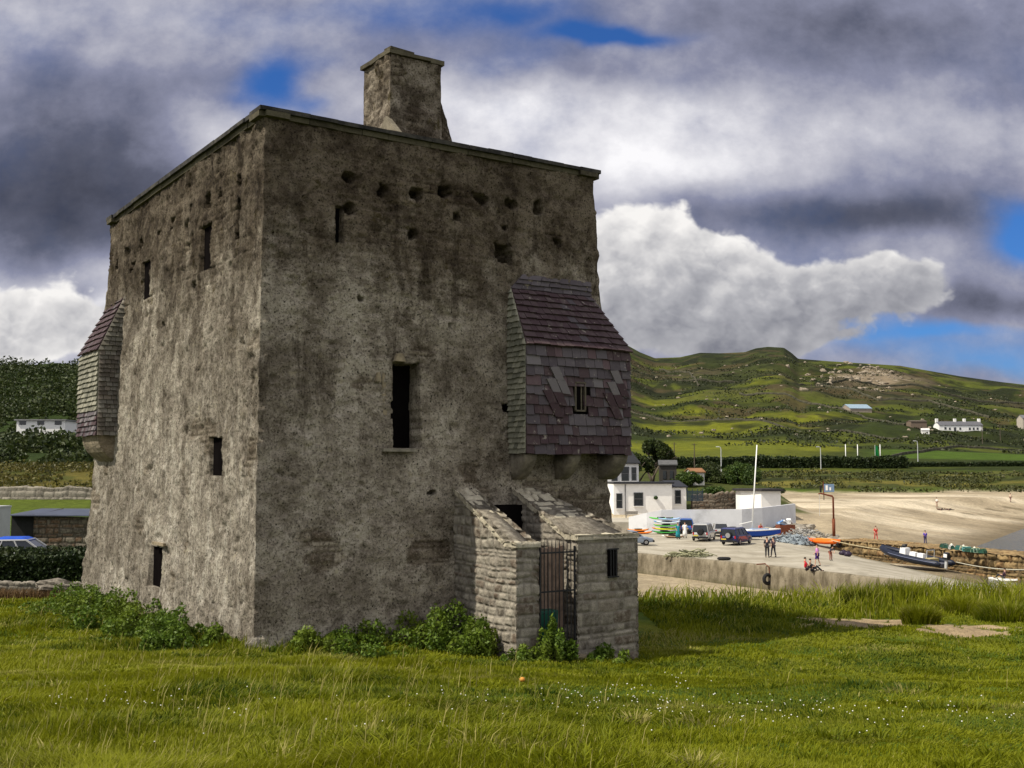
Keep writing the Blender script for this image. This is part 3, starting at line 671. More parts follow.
def slates(mb, A, B, C, D, rows, w, seed, green=0.0, skip=None, purple=None, lighten=0):
    A, B, C, D = (np.array(p, float) for p in (A, B, C, D)); r = random.Random(seed)
    N = np.cross(B-A, D-A); N /= np.linalg.norm(N)
    def P(a, b_): return (A*(1-a)+B*a)*(1-b_)+(D*(1-a)+C*a)*b_
    for i in range(rows):
        b0 = i/rows; b1 = min(1, (i+1)/rows+.12/rows); Lr = np.linalg.norm(P(1, b0)-P(0, b0)); n = max(2, round(Lr/w))
        cuts = [0]+[(k+r.uniform(-.22, .22)+(.5 if i % 2 else 0))/n for k in range(1, n)]+[1]
        cuts = sorted(min(max(c, 0), 1) for c in cuts)
        for a0, a1 in zip(cuts, cuts[1:]):
            if a1-a0 < .01: continue
            ctr = P((a0+a1)/2, (b0+b1)/2)
            if skip is not None and skip(ctr): continue
            g_ = .003/Lr*2; lift = .055+r.uniform(-.006, .012); dz = r.uniform(-.10, .06)/rows
            q = [P(a0+g_, b0+dz), P(a1-g_, b0+dz+r.uniform(-.04, .04)/rows), P(a1-g_, b1), P(a0+g_, b1)]
            V = [q[0]+N*lift, q[1]+N*lift, q[2]+N*.006, q[3]+N*.006, q[0]-N*.0, q[1]-N*.0, q[2]-N*.012, q[3]-N*.012]
            rv = r.random()
            if purple is not None: rv = purple(i, rv)
            mb.poly(V, [(0, 1, 2, 3), (5, 4, 7, 6), (0, 4, 5, 1), (1, 5, 6, 2), (3, 2, 6, 7), (0, 3, 7, 4)], rv, green(i) if callable(green) else green)
def turret_right():
    t = empty('turret', (0, 0, 0)); t.parent = tower; t['label'] = 'slate hung box turret above the gated porch'
    # local: x along the wall, wall outer face y about -.1; front y=-.8
    x0, x1, yf, z0, z1, z2 = 6.08, 9.2, -.82, 3.98, 6.5, 7.95; yw = -.05
    q = lambda z: -BR*(H0-z)/H0+.04
    wx0, wz = (7.47, 7.80), (4.98, 5.70)
    win = lambda c: wx0[0]-.02 < c[0] < wx0[1]+.02 and wz[0]-.03 < c[2] < wz[1]+.0 and c[1] < yf+.1
    mb = MB(); fr = lambda i, v: v*.62 if i in (1, 4, 6, 7) else v
    slates(mb, (x0, yf, z0), (x1, yf, z0), (x1, yf, z1), (x0, yf, z1), 11, .26, 1, 0, win, lambda i, v: (v*.5 if i in (0, 1, 4) else .25+v*.62) if v < .975 else .93)
    slates(mb, (x0, q(z0), z0), (x0, yf, z0), (x0, yf, z1), (x0, q(z1), z1), 20, .17, 2, 1.0)  # sunlit side, given the paler painted tone
    slates(mb, (x1, yf, z0), (x1, .35, z0), (x1, .35, z1), (x1, yf, z1), 14, .23, 3, 0)
    mb.build('slate_cladding', M_slate, t)
    rf = MB()
    slates(rf, (x0-.03, yf-.06, z1-.0), (x1+.03, yf-.06, z1), (8.55, q(z2), z2), (x0+.1, q(z2), z2), 9, .22, 4, 0, None, lambda i, v: v*.45)
    slates(rf, (x0, q(z1), z1), (x0-.02, yf-.05, z1), (x0+.1, q(z2)-.02, z2), (x0+.05, q(z2), z2), 10, .12, 5, 1.0)
    slates(rf, (x1+.02, yf-.05, z1), (x1+.02, .4, z1), (8.72, .35, z2), (8.6, q(z2), z2), 9, .2, 6, 0)
    # a few grey courses dying into the wall
    slates(rf, (x0+.08, q(z2)-.01, z2-.02), (8.6, q(z2)-.01, z2-.02), (8.6, q(z2)+.0, z2+.35), (x0+.45, q(z2)+.0, z2+.35), 3, .3, 7, 0, None, lambda i, v: .5+.2*v)
    rf.build('slate_roof', M_slate, t)
    core = MB()
    core.loft([[(x0+.03, .3, z), (x0+.03, yf+.03, z), (x1-.03, yf+.03, z), (x1-.03, .3, z)] for z in (z0+.02, z1-.01)])
    core.loft([[(x0+.03, .35, z1), (x0+.03, yf+.0, z1), (x1-.02, yf+.0, z1), (x1-.02, .35, z1)], [(x0+.13, .35, z2), (x0+.13, q(z2)+.03, z2), (8.52, q(z2)+.03, z2), (8.6, .35, z2)]])
    core.build('turret_core', M_dark, t)
    # window
    wd = empty('window', (0, 0, 0)); wd.parent = t
    cx, cz = sum(wx0)/2, sum(wz)/2
    MB().box((cx, yf+.02, cz), (.28, .03, .66)).build('pane', M_dark, wd)
    fm = MB(); M_oldwood = simple('old_wood', (.10, .085, .06), .85, .4, 8, .3)
    for dx in (-.145, .145): fm.box((cx+dx, yf-.02, cz), (.035, .07, .70))
    for dz in (-.335, .335): fm.box((cx, yf-.02, cz+dz), (.325, .07, .035))
    fm.box((cx+.05, yf-.004, cz), (.03, .03, .64)); fm.build('frame', M_oldwood, wd)
    # diamond pattern of slates laid slanting, one each side of the window
    dm = MB()
    for dx in (0, 1.80):
        dm = MB()
        for k, (ax, az) in enumerate(((6.72, 6.01), (6.625, 5.73), (6.52, 5.46))):
            for j in range(2):
                t0, t1 = j*.5+.01, j*.5+.49; wd_ = .245; lf_ = .072+.006*(2-k)
                V2 = [(ax+.37*t0, az-.62*t0), (ax+wd_+.37*t0, az-.62*t0+.02), (ax+wd_+.37*t1, az-.62*t1-.02), (ax+.37*t1, az-.62*t1)]
                V = [(x+dx, yf-lf_, z) for x, z in V2]+[(x+dx, yf-.0, z) for x, z in V2]
                dm.poly(V, [(0, 3, 2, 1), (4, 5, 6, 7), (0, 1, 5, 4), (1, 2, 6, 5), (2, 3, 7, 6), (3, 0, 4, 7)], (.93 if (k < 2 and j == 0) or (k == 0 and dx == 0) else .15))
        dm.build('diamond_slates', M_slate, t)
    # corbels: three rounded brackets under the box
    M_corb = simple('corbel_stone', (.19, .165, .125), .95, .5, 5, .9, dist=.05)
    for cx, w_ in ((6.28, .36), (7.55, .36), (8.95, .5)):
        c = MB(); secs = []
        for i in range(9):
            a = i/8; y = q(z0)+.1+(yf+.08-q(z0)-.1)*a; zb = z0-.62+.47*a**2.2
            secs.append([(cx-w_/2*(1-.15*a), y, zb), (cx+w_/2*(1-.15*a), y, zb), (cx+w_/2, y, z0-.01), (cx-w_/2, y, z0-.01)])
        c.loft(secs)
        me = c.build('corbel', M_corb, t, True)
    return t
turret_right()
def turret_left():
    t = empty('turret', (0, 0, 0)); t.parent = tower; t['label'] = 'slate hung box turret on the far corner over a rounded corbel'
    y0, y1, xf, z0, z1, z2 = 10.45, 12.75, -.72, 4.58, 6.98, 8.62
    q = lambda z: -BL_*(H0-z)/H0+.05
    mb = MB()
    slates(mb, (xf, y1, z0), (xf, y0, z0), (xf, y0, z1), (xf, y1, z1), 17, .26, 11, lambda i: 0.0 if i < 5 else .9)  # upper courses of the sunlit front take the paler painted tone
    slates(mb, (xf, y0, z0), (.1, y0, z0), (.1, y0, z1), (xf, y0, z1), 19, .17, 12, .45)
    mb.build('slate_cladding', M_slate, t)
    rf = MB()
    slates(rf, (xf-.04, y1+.03, z1), (xf-.04, y0-.02, z1), (q(z2), y0+.25, z2), (q(z2), y1-.5, z2), 9, .24, 13, 0, None, lambda i, v: v*.5)
    slates(rf, (xf-.03, y0-.01, z1), (.1, y0-.01, z1), (.1, y0+.12, z2), (q(z2)-.02, y0+.2, z2), 12, .17, 14, .6)
    rf.build('slate_roof', M_slate, t)
    core = MB()
    core.loft([[(xf+.03, y0+.03, z), (.3, y0+.03, z), (.3, y1-.03, z), (xf+.03, y1-.03, z)] for z in (z0+.02, z1)])
    core.loft([[(xf+.02, y0+.03, z1), (.3, y0+.03, z1), (.3, y1-.03, z1), (xf+.02, y1-.03, z1)], [(q(z2)+.03, y0+.28, z2), (.3, y0+.28, z2), (.3, y1-.5, z2), (q(z2)+.03, y1-.5, z2)]])
    core.build('turret_core', M_dark, t)
    c = MB(); secs = []
    for i in range(9):
        a = i/8; z = z0-.95*a; x = xf+.06+(q(z)+.15-xf)*(a**2.6); ya = y0+.08+.1*a**3; yb = y1-.08-.6*a**2
        secs.append([(x+.12*(a**2), ya, z), (x-.0, ya+.25, z), (x-.0, yb-.25, z), (x+.12, yb, z), (.3, yb, z), (.3, ya, z)])
    c.loft(secs[::-1]); c.build('corbel', simple('corbel_big', (.20, .165, .115), .95, .6, 2.2, .9, dist=.08, dirt=.5), t, False)
turret_left()

# porch
def porch():
    p = empty('porch', (0, 0, 0)); p.parent = tower; p['label'] = 'low rubble porch of two sloping wing walls'
    q = lambda z: -BR*(H0-z)/H0
    def wing(name, x0, x1, yf, zf, zw, seed, label, xw=None):
        xw = xw or x1; FL = .45; ft = (-.15-yf-FL)/(-.15-yf)
        w = empty(name, (0, 0, 0)); w.parent = p; w = p
        mb = MB(); zb = -.9; yw = -.15
        stone_quad(mb, (x0, yw, zb), (x0-.0, yf, zb), (x0, yf, zf), (x0, yw, zw), seed=seed, depth=.035, amp=.035, rh=.14, sl=.22, gap=.022)
        stone_quad(mb, (x0, yf, zb), (x1, yf, zb), (x1, yf, zf), (x0, yf, zf), seed=seed+1, depth=.03, rh=.18, sl=.34, gap=.018, amp=.022)
        stone_quad(mb, (x1, yf, zb), (xw, yw, zb), (xw, yw, zw), (x1, yf, zf), seed=seed+2, depth=.05, amp=.03)
        mb.loft([[(x0+.08, yw, zb), (x0+.08, yf+.08, zb), (x1-.08, yf+.08, zb), (xw-.08, yw, zb)], [(x0+.08, yw, zw-.06), (x0+.08, yf+.08, zf-.06), (x1-.08, yf+.08, zf-.06), (xw-.08, yw, zw-.06)]], rnd=.2)
        o = mb.build(name, M_porch, p, True)
        c = MB()
        # sloping coping set in mortar with a small flat at the front
        yk = yf+.42
        xk = x1+(xw-x1)*(yk-yf)/(yw-yf)
        stone_quad(c, (x0-.03, yk, zf+.03), (xk+.02, yk, zf+.03), (xw+.02, yw, zw+.03), (x0-.03, yw, zw+.03), seed=seed+5, depth=.07, rh=.24, sl=.34, amp=.06, gap=.03)
        stone_quad(c, (x0-.03, yf-.02, zf+.03), (x1+.02, yf-.02, zf+.03), (xk+.02, yk+.03, zf+.05), (x0-.03, yk+.03, zf+.05), seed=seed+6, depth=.04, rh=.3, sl=.5, amp=.03)
        stone_quad(c, (x0-.03, yf-.03, zf-.07), (x1+.03, yf-.03, zf-.07), (x1+.03, yf-.02, zf+.04), (x0-.03, yf-.02, zf+.04), seed=seed+7, depth=.025, rh=.4, sl=.5, res=.02, amp=.02)
        stone_quad(c, (x0-.025, yw, zw-.08), (x0-.025, yk, zf-.07), (x0-.025, yk, zf+.04), (x0-.025, yw, zw+.04), seed=seed+8, depth=.03, rh=.4, sl=.34, res=.02, amp=.03)
        stone_quad(c, (x0-.025, yk, zf-.07), (x0-.025, yf-.03, zf-.07), (x0-.025, yf-.03, zf+.04), (x0-.025, yk, zf+.04), seed=seed+9, depth=.025, rh=.4, sl=.5, res=.02, amp=.02)
        c.poly([(x0, yw, zw-.07), (xw, yw, zw-.07), (xk, yk, zf-.05), (x0, yk, zf-.05), (x1, yf, zf-.05), (x0, yf, zf-.05)], [(0, 1, 2, 3), (3, 2, 4, 5)])
        c.build('coping', M_cap2, o, True)
        bpy.data.objects.remove(bpy.data.objects[[n for n in bpy.data.objects.keys() if bpy.data.objects[n].type == 'EMPTY' and n.startswith(name)][0]])
        return o
    M_cap2 = stone_mat('wing_coping', (.26, .23, .17), (.42, .38, .29), (.30, .27, .21), None, .5)
    wing('wing_wall', 4.52, 5.10, -2.72, 2.07, 3.22, 61, '')
    o = wing('gate_pier', 6.1, 7.79, -2.72, 2.17, 3.2, 71, '', 6.75)
    # small barred opening in the pier
    n = empty('barred_opening', (0, 0, 0)); n.parent = p
    MB().box((7.05, -2.73, 1.58), (.25, .05, .56)).build('recess', M_dark, n)
    M_iron = simple('iron', (.03, .03, .032), .6, .4, 20, .3, .5)
    b = MB()
    for dx in (-.075, .0, .075): b.box((7.05+dx, -2.77, 1.58), (.022, .022, .56))
    b.box((7.05, -2.765, 1.88), (.30, .03, .03)).box((7.05, -2.765, 1.28), (.30, .03, .03)); b.build('grille', M_iron, n)
    # doorway into the tower, a black box painting its shade
    MB().box((5.9, -.42, 1.2), (1.05, .4, 3.2), top=(.8, 1)).build('doorway', M_dark, tower)
    # threshold
    MB().box((5.62, -2.75, -.36), (1.25, .55, .12), rz=.03).build('threshold', M_dress, p)
    # gate
    gt = empty('gate', (0, 0, 0)); gt.parent = p; gt['label'] = 'dark iron gate of upright bars'
    fr = MB(); z0, z1 = -.24, 1.98
    for x in (5.16, 6.07): fr.box((x, -2.66, (z0+z1)/2), (.035, .035, z1-z0))
    for z in (z0+.05, 1.05, z1-.12): fr.box((5.615, -2.66, z), (.88, .02, .035))
    fr.build('frame', M_iron, gt)
    br = MB()
    for i in range(8):
        x = 5.27+i*.1; br.tube([(x, -2.66, z0+.02), (x, -2.66, z1+.06), (x, -2.66, z1+.16)], [.011, .011, .002], 6)
    br.build('bars', M_iron, gt)
    # weathered planks behind the gate
    M_plank = simple('weathered_plank', (.24, .17, .13), .85, .45, 4, .5, dist=.02)
    pl = MB()
    for i in range(6): pl.box((5.22+i*.15+.02, -2.28, .98+random.uniform(-.03, .03)), (.14, .03, 1.95))
    dr = pl.build('plank_door', M_plank, p)
    return p
porch()
# green bin standing behind the bars
def green_bin():
    c, s = math.cos(ANG), math.sin(ANG); lx, ly = 5.42, -2.47
    t = empty('green_bin', (TX+lx*c-ly*s, TY+lx*s+ly*c, -.3), ANG, 'dark green plastic bin standing behind the gate bars', 'bin')
    M = simple('green_plastic', (.01, .075, .05), .5, .2, 4, .05)
    MB().box((0, 0, .45), (.42, .28, .9), top=(1.1, 1.1)).build('bin_body', M, t)
    MB().box((0, .0, .93), (.48, .32, .05), top=(.92, .92)).build('lid', M, t)
green_bin()

# ------------------------------------------------------------------ grass and plants
def grass_mat(name, cols, trans=.25):
    m, g, b = newmat(name); pv = g.pos(); r = g.attr('rnd'); h = g.attr('hh'); k = g.attr('msk')
    n = g.noise(pv, .9, 6, .7); n2 = g.noise(pv, .2, 3, .5)
    c = g.mix(g.sstep(n, .38, .60), cols[0], cols[1])
    c = g.mix(g.mul(g.sstep(n2, .46, .60), .7), c, cols[1]); c = g.mix(g.mul(g.sstep(n2, .50, .38), .55), c, cols[0])
    c = g.mix(g.mul(g.sstep(r, .2, 1), .5), c, cols[2])
    c = g.mix(g.mul(g.sstep(h, .35, 1), .45), c, cols[2])
    c = g.mix(k, c, cols[3])
    g.link(c, b.inputs['Base Color']); b.inputs['Roughness'].default_value = .6; b.inputs['Specular IOR Level'].default_value = .15
    t = m.node_tree; tr = t.nodes.new('ShaderNodeBsdfTranslucent'); g.link(c, tr.inputs[0]); mx = t.nodes.new('ShaderNodeMixShader')
    mx.inputs[0].default_value = trans; g.link(b.outputs[0], mx.inputs[1]); g.link(tr.outputs[0], mx.inputs[2]); g.link(mx.outputs[0], t.nodes['Material Output'].inputs[0])
    return m
M_grass = grass_mat('grass_blades', ((.017, .050, .003), (.170, .190, .005), (.25, .255, .012), (.40, .35, .12)), .4)
c_, s_ = math.cos(ANG), math.sin(ANG)
def tower_local(X, Y):
    dx, dy = X-TX, Y-TY; return dx*c_+dy*s_, -dx*s_+dy*c_
def in_tower(X, Y, pad=0.0):
    x, y = tower_local(X, Y)
    a = (x > -BL_-pad) & (x < W+BF+pad) & (y > -BR-pad) & (y < LL+BF+pad)
    p = (x > 4.5-pad) & (x < 7.82+pad) & (y > -2.76-pad) & (y < 0)
    return a | p
def add_blades(mb, X, Y, Z, h, w, lean, ang, rnd, msk):
    n = len(X); ph = rng.uniform(0, 2*np.pi, n); ca, sa = np.cos(ph)*w/2, np.sin(ph)*w/2
    lx, ly = np.cos(ang)*lean*h, np.sin(ang)*lean*h
    V = np.zeros((n, 5, 3))
    V[:, 0] = np.c_[X-ca, Y-sa, Z]; V[:, 1] = np.c_[X+ca, Y+sa, Z]
    V[:, 2] = np.c_[X+ca*.8+lx*.35, Y+sa*.8+ly*.35, Z+h*.55]; V[:, 3] = np.c_[X-ca*.8+lx*.35, Y-sa*.8+ly*.35, Z+h*.55]
    V[:, 4] = np.c_[X+lx, Y+ly, Z+h*(1-.25*lean)]
    b = np.arange(n)*5; q = np.stack([b, b+1, b+2, b+3], -1); t = np.stack([b+3, b+2, b+4], -1)
    hh = np.tile([0, 0, .5, .5, 1.0], (n, 1)).reshape(-1)
    mb.V.append(V.reshape(-1, 3)); mb.F += [q+mb.n, t+mb.n]
    mb.A.append(np.c_[np.repeat(rnd, 5), np.repeat(msk, 5), hh]); mb.n += n*5
def grass():
    N = 760000; mb = MB()
    w = rng.uniform(1/43, 1/4.2, N); fr_ = rng.random(N) < .36; w[fr_] = rng.uniform(1/36, 1/13, fr_.sum()); Y = 1/w; u = rng.uniform(-.64, .64, N)
    X = u*Y+rng.normal(0, .05, N)
    keep = ~in_tower(X, Y, .02) & ~(tower_local(X, Y)[1] > -BR) | (X > 4) | (tower_local(X, Y)[0] < -BL_)
    keep &= ~in_tower(X, Y, .02)
    keep &= rng.random(N) > sandmask(X, Y)*1.05
    # the rough pasture on the left is long, the turf on the right is short and grazed
    rough = ss(-X+.5-Y*.02+1.6*fbm(X*.18, Y*.18, 3), -1.5, 3.0)
    crest = ss(Y, 34.0, 37)*ss(X, 2, 6)
    base = ss(1.2-np.abs(np.maximum(np.maximum(-BL_-tower_local(X, Y)[0], 0), np.maximum(-BR-tower_local(X, Y)[1], 0))), 0, 1.0)
    tuft = fbm(X*.9, Y*.9, 3)
    h = .028+.028*rng.random(N)+rough*(.025+.085*np.clip(tuft+.2, 0, 1))+crest*(.34+.22*np.clip(fbm(X*.5+7, Y*.5, 3)+.2, 0, 1)+.25*ss(X, 9, 16))+.04*np.clip(tuft, 0, 1)
    h = (h+base*.20*rng.random(N)+.045*ss(Y, 13, 20)*(.5+np.clip(fbm(X*1.6, Y*1.2+30, 3)+.4, 0, 1.2)))*rng.uniform(.55, 1.15, N)
    wd = np.maximum(.0045, Y*.0009)*rng.uniform(.8, 1.4, N)
    ang = 4.5*fbm(X*.8+20, Y*.8, 3)+.3+rng.normal(0, .9, N); lean = np.clip(.5+.6*fbm(X*.8, Y*.8+9, 2)+rng.normal(0, .2, N), .05, 1.0)
    dry = (rng.random(N) < .015+.03*rough+.07*crest).astype(float)*.8
    dry = np.maximum(dry, ss(fbm(X*.25+50, Y*.5, 4), .32, .55)*.5*(rng.random(N) < .6))
    Z = terr(X, Y)-.01; k = keep
    add_blades(mb, X[k], Y[k], Z[k], h[k], wd[k], lean[k], ang[k], rng.random(k.sum()), dry[k])
    # denser dark tufts and low broad weeds that break up the pasture
    for _ in range(420):
        yy = 1/rng.uniform(1/30, 1/5.5); xx = rng.uniform(-.6, .6)*yy
        if xx > 1 and rng.random() < .6: continue
        if in_tower(np.array([xx]), np.array([yy]), .3)[0]: continue
        q = int(rng.uniform(25, 90)); r_ = rng.uniform(.08, .34); a = rng.uniform(0, 6.28, q); d_ = r_*np.sqrt(rng.random(q)); X1 = xx+d_*np.cos(a); Y1 = yy+d_*np.sin(a); t_ = rng.random() < .08
        add_blades(mb, X1, Y1, terr(X1, Y1)-.01, rng.uniform(.05, .15, q)*(1.25-.6*d_/r_), np.full(q, max(.009, yy*.0012)*rng.uniform(.8, 1.7)), rng.uniform(.3, 1.1, q), a+rng.normal(0, .4, q), rng.random(q)*.25, np.full(q, .75 if t_ else 0.0))
    # seed stalks
    n = 1500; Y2 = 1/rng.uniform(1/42, 1/5, n); X2 = rng.uniform(-.62, .62, n)*Y2
    kk = ~in_tower(X2, Y2, .1) & ((rng.random(n) < .04+.96*ss(-X2+.5+1.6*fbm(X2*.18, Y2*.18, 3), -1, 3)) | ((Y2 > 33) & (X2 > 4))) & (sandmask(X2, Y2) < .3)
    X2, Y2 = X2[kk], Y2[kk]; n = len(X2); hh = rng.uniform(.09, .2, n)+.01*np.minimum(Y2, 20)+.4*ss(Y2, 33, 37)*(X2 > 3)
    add_blades(mb, X2, Y2, terr(X2, Y2), hh, np.maximum(.004, Y2*.0007), rng.uniform(.1, .5, n), rng.uniform(-.6, 1.4, n), np.ones(n), np.ones(n)*.95)
    tag(mb.build('grass', M_grass), kind='stuff')
grass()
def flowers():
    M = simple('clover_white', (.75, .74, .68), .8, .1, 8, 0); mb = MB()
    cs = [(.6, 10.6, .9, 1.0, 60), (2.2, 9.4, 1.3, 1.2, 55), (-3.6, 9.8, .9, 1.2, 26), (3.5, 8.5, 2.0, 1.6, 50), (5.0, 19.5, 1.2, .7, 40), (1.6, 12.6, .8, 1.6, 25), (-1, 9, 3, 2, 40)]
    for cx, cy, sx, sy, n in cs:
        for _ in range(n):
            x, y = random.gauss(cx, sx*.6), random.gauss(cy, sy*.6)
            if in_tower(np.array([x]), np.array([y]), .2)[0] or y < 5: continue
            r = .003+.0005*y*random.uniform(.4, 1.0); z = gz(x, y)+.05+.05*random.random()
            mb.ball((x, y, z), (r, r, r*.7), 5, 3)
    tag(mb.build('clover_flowers', M), kind='stuff')
    return
flowers()
# a single orange windfall on the turf
tag(MB().ball((.12, 13.2, gz(.12, 13.2)+.05), (.035, .035, .03), 10, 7, nz=.1).build('fungus', simple('fungus_orange', (.55, .24, .04), .6), smooth=True), 'small orange fungus cap alone in the short turf before the gate', 'fungus')

def leaf_mat(name, dark, light, tip, trans=.3):
    m, g, b = newmat(name); pv = g.pos(); r = g.attr('rnd')
    c = g.mix(r, dark, light); c = g.mix(g.mul(g.sstep(g.noise(pv, .9, 3), .45, .65), .5), c, tip)
    g.link(c, b.inputs['Base Color']); b.inputs['Roughness'].default_value = .55; b.inputs['Specular IOR Level'].default_value = .25
    t = m.node_tree; tr = t.nodes.new('ShaderNodeBsdfTranslucent'); g.link(c, tr.inputs[0]); mx = t.nodes.new('ShaderNodeMixShader')
    mx.inputs[0].default_value = trans; g.link(b.outputs[0], mx.inputs[1]); g.link(tr.outputs[0], mx.inputs[2]); g.link(mx.outputs[0], t.nodes['Material Output'].inputs[0])
    return m
M_weed = leaf_mat('weed_leaves', (.045, .085, .008), (.12, .19, .018), (.17, .21, .02))
M_hedge = leaf_mat('hedge_leaves', (.010, .020, .006), (.035, .055, .014), (.05, .06, .015), .15)
M_tree = leaf_mat('tree_leaves', (.012, .022, .006), (.045, .065, .012), (.06, .07, .015), .2)
M_bush = leaf_mat('bush_leaves', (.02, .045, .008), (.06, .10, .015), (.08, .11, .015), .2)
def leaves(mb, P, size, rnd=None):
    n = len(P); a = rng.normal(size=(n, 3)); a /= np.linalg.norm(a, axis=1)[:, None]
    b = np.cross(a, rng.normal(size=(n, 3))); b /= np.linalg.norm(b, axis=1)[:, None]
    sz = size*rng.uniform(.6, 1.4, n)[:, None]
    V = np.stack([P-a*sz, P+b*sz*.55, P+a*sz, P-b*sz*.55], 1)
    q = np.arange(n*4).reshape(n, 4); r = rng.random(n) if rnd is None else rnd
    mb.V.append(V.reshape(-1, 3)); mb.F.append(q+mb.n); mb.A.append(np.c_[np.repeat(r, 4), np.zeros(n*4), np.zeros(n*4)]); mb.n += n*4
def cluster_pts(centers, radii, n):
    """points near the shells of a set of ellipsoids"""
    centers = np.array(centers, float); radii = np.array(radii, float); w = radii.prod(1)**(2/3); idx = rng.choice(len(centers), n, p=w/w.sum())
    d = rng.normal(size=(n, 3)); d /= np.linalg.norm(d, axis=1)[:, None]
    return centers[idx]+d*radii[idx]*(rng.uniform(.45, 1, n)**.5)[:, None]
M_stem = simple('stems', (.07, .06, .03), .9)
def weed(x, y, r, h, n, label, size=.042):
    r *= 1.35; h *= 1.15; n = int(n*1.7)
    z = gz(x, y); t = empty('weed_clump', (x, y, z-.03), 0, label, 'weeds', 'green weeds along the foot of the castle')
    cs = []; rs = []
    for _ in range(22):
        a = random.uniform(0, 6.28); q = random.uniform(0, r); hh = h*random.uniform(.3, 1.05)*(1-.6*(q/r)**2)
        cs.append((q*math.cos(a), q*math.sin(a), hh*.5)); rs.append((r*random.uniform(.12, .26), r*random.uniform(.12, .26), hh*.6))
    P = cluster_pts(cs, rs, n); P[:, 2] = np.abs(P[:, 2]); mb = MB(); leaves(mb, P, size); mb.build('foliage', M_weed, t)
    st = MB()
    st.ball((0, 0, 0), (r*.25, r*.25, .05), 8, 4)
    for c in cs: st.tube([(c[0]*.1, c[1]*.1, 0), (c[0], c[1], c[2]*1.6)], [.008, .004], 4)
    st.build('stems', M_stem, t)
def wl(lx, ly): return TX+lx*c_-ly*s_, TY+lx*s_+ly*c_
for lx, ly, r, h, n, lab in [
    (-1.15, 1.7, .75, .75, 2600, 'leafy green weeds at the weather wall just left of the near corner'),
    (-1.25, 3.6, .9, .62, 2600, 'spreading weeds under the wall midway between corner and lowest slit'),
    (-1.2, 5.9, .85, .8, 2400, 'tall weeds below the lowest slit window'),
    (-1.3, 8.3, 1.0, .75, 2400, 'dark weeds at the wall foot beyond the lowest slit'),
    (-1.2, 10.6, .9, .7, 1800, 'farthest weeds at the left end of the weather wall'),
    (-.75, .55, .45, .45, 1200, 'small weed tuft hard against the pale corner plinth'),
    (.9, -.6, .75, .5, 2200, 'low weeds right of the pale corner plinth'),
    (2.3, -.6, .95, .55, 2200, 'thin weeds below the tall dark window'),
    (3.7, -.8, 1.0, 1.0, 4200, 'high nettles against the wall left of the porch'),
    (4.0, -2.0, .7, .75, 2200, 'nettles spilling along the side of the left wing wall'),
    (5.2, -3.05, .42, .78, 1700, 'bushy weed standing in front of the gate foot'),
    (6.6, -3.0, .45, .35, 1000, 'low dark weed at the foot of the right gate pier'),
    (4.45, -3.1, .35, .35, 700, 'small weed at the front corner of the left wing wall')]:
    x, y = wl(lx, ly); weed(x, y, r, h, n, lab)
# tussocks on the sea bank
for px, D, r, h, lab in [(915, 31.5, .5, .75, 'dark bushy tussock standing between the bare sand patches'), (860, 38.5, .8, .95, 'tall dark tussock on the bank edge left of the black boat'), (897, 39, .7, 1.0, 'tall dark tussock on the bank edge below the black boat'), (1003, 33, 1.0, .8, 'rank green growth at the right end of the bank'), (955, 35, .9, .7, 'low rank growth beyond the right sand patch')]:
    x = (px-512)/1100*D; z = gz(x, D); t = MB(); n = 2200
    a = rng.uniform(0, 6.28, n); q = r*np.sqrt(rng.random(n)); X = x+q*np.cos(a); Y = D+q*np.sin(a)*.6
    add_blades(t, X, Y, terr(X, Y), h*rng.uniform(.4, 1, n)*(1-.4*(q/r)**2), np.full(n, .022), rng.uniform(.1, .7, n), a, rng.random(n)*.5, (rng.random(n) < .08)*.7)
    tag(t.build('tussock', M_grass), lab, 'tussock', 'tussocks on the bank above the inlet')

# ------------------------------------------------------------------ trees
M_bark = simple('bark', (.10, .08, .06), .95, .4, 6, .6, dist=.03)
def limb(mb, p, d, L, r, depth, tips):
    pts = [p]; q = np.array(p, float); d = np.array(d, float)
    for i in range(3):
        d = d+rng.normal(0, .16, 3); d /= np.linalg.norm(d); q = q+d*L/3; pts.append(q.copy())
    mb.tube(pts, [r, r*.85, r*.7, r*.5], 6)
    if depth == 0: tips.append(q); return
    for _ in range(3):
        nd = d+rng.normal(0, .55, 3); nd[2] = abs(nd[2])*.6+.25; nd /= np.linalg.norm(nd); limb(mb, q, nd, L*.68, r*.5, depth-1, tips)
def tree(name, x, y, H, rad, label, cat, mat=None, n=5000, size=.12, squash=1, group=None):
    z = gz(x, y); t = empty(name, (x, y, z-.1), 0, label, cat, group); tr = MB(); tips = []
    for k in range(4 if H < 4 else 3):
        a = k*2.1+random.random(); limb(tr, (0, 0, 0), (math.cos(a)*.35, math.sin(a)*.35, 1), H*.42, H*.035, 2, tips)
    tr.build('trunk', M_bark, t, True); tips = np.array(tips)
    tips[:, :2] *= rad/max(.1, np.abs(tips[:, :2]).max())*.72; tips[:, 2] = tips[:, 2]/tips[:, 2].max()*H*.84
    tips[:, 2] = np.maximum(tips[:, 2], H*.28)
    rr = np.c_[rng.uniform(.16, .3, len(tips))*rad, rng.uniform(.16, .3, len(tips))*rad, rng.uniform(.1, .17, len(tips))*H*squash]
    P = cluster_pts(tips, rr, n); mb = MB(); leaves(mb, P, size); mb.build('crown', mat or M_tree, t)
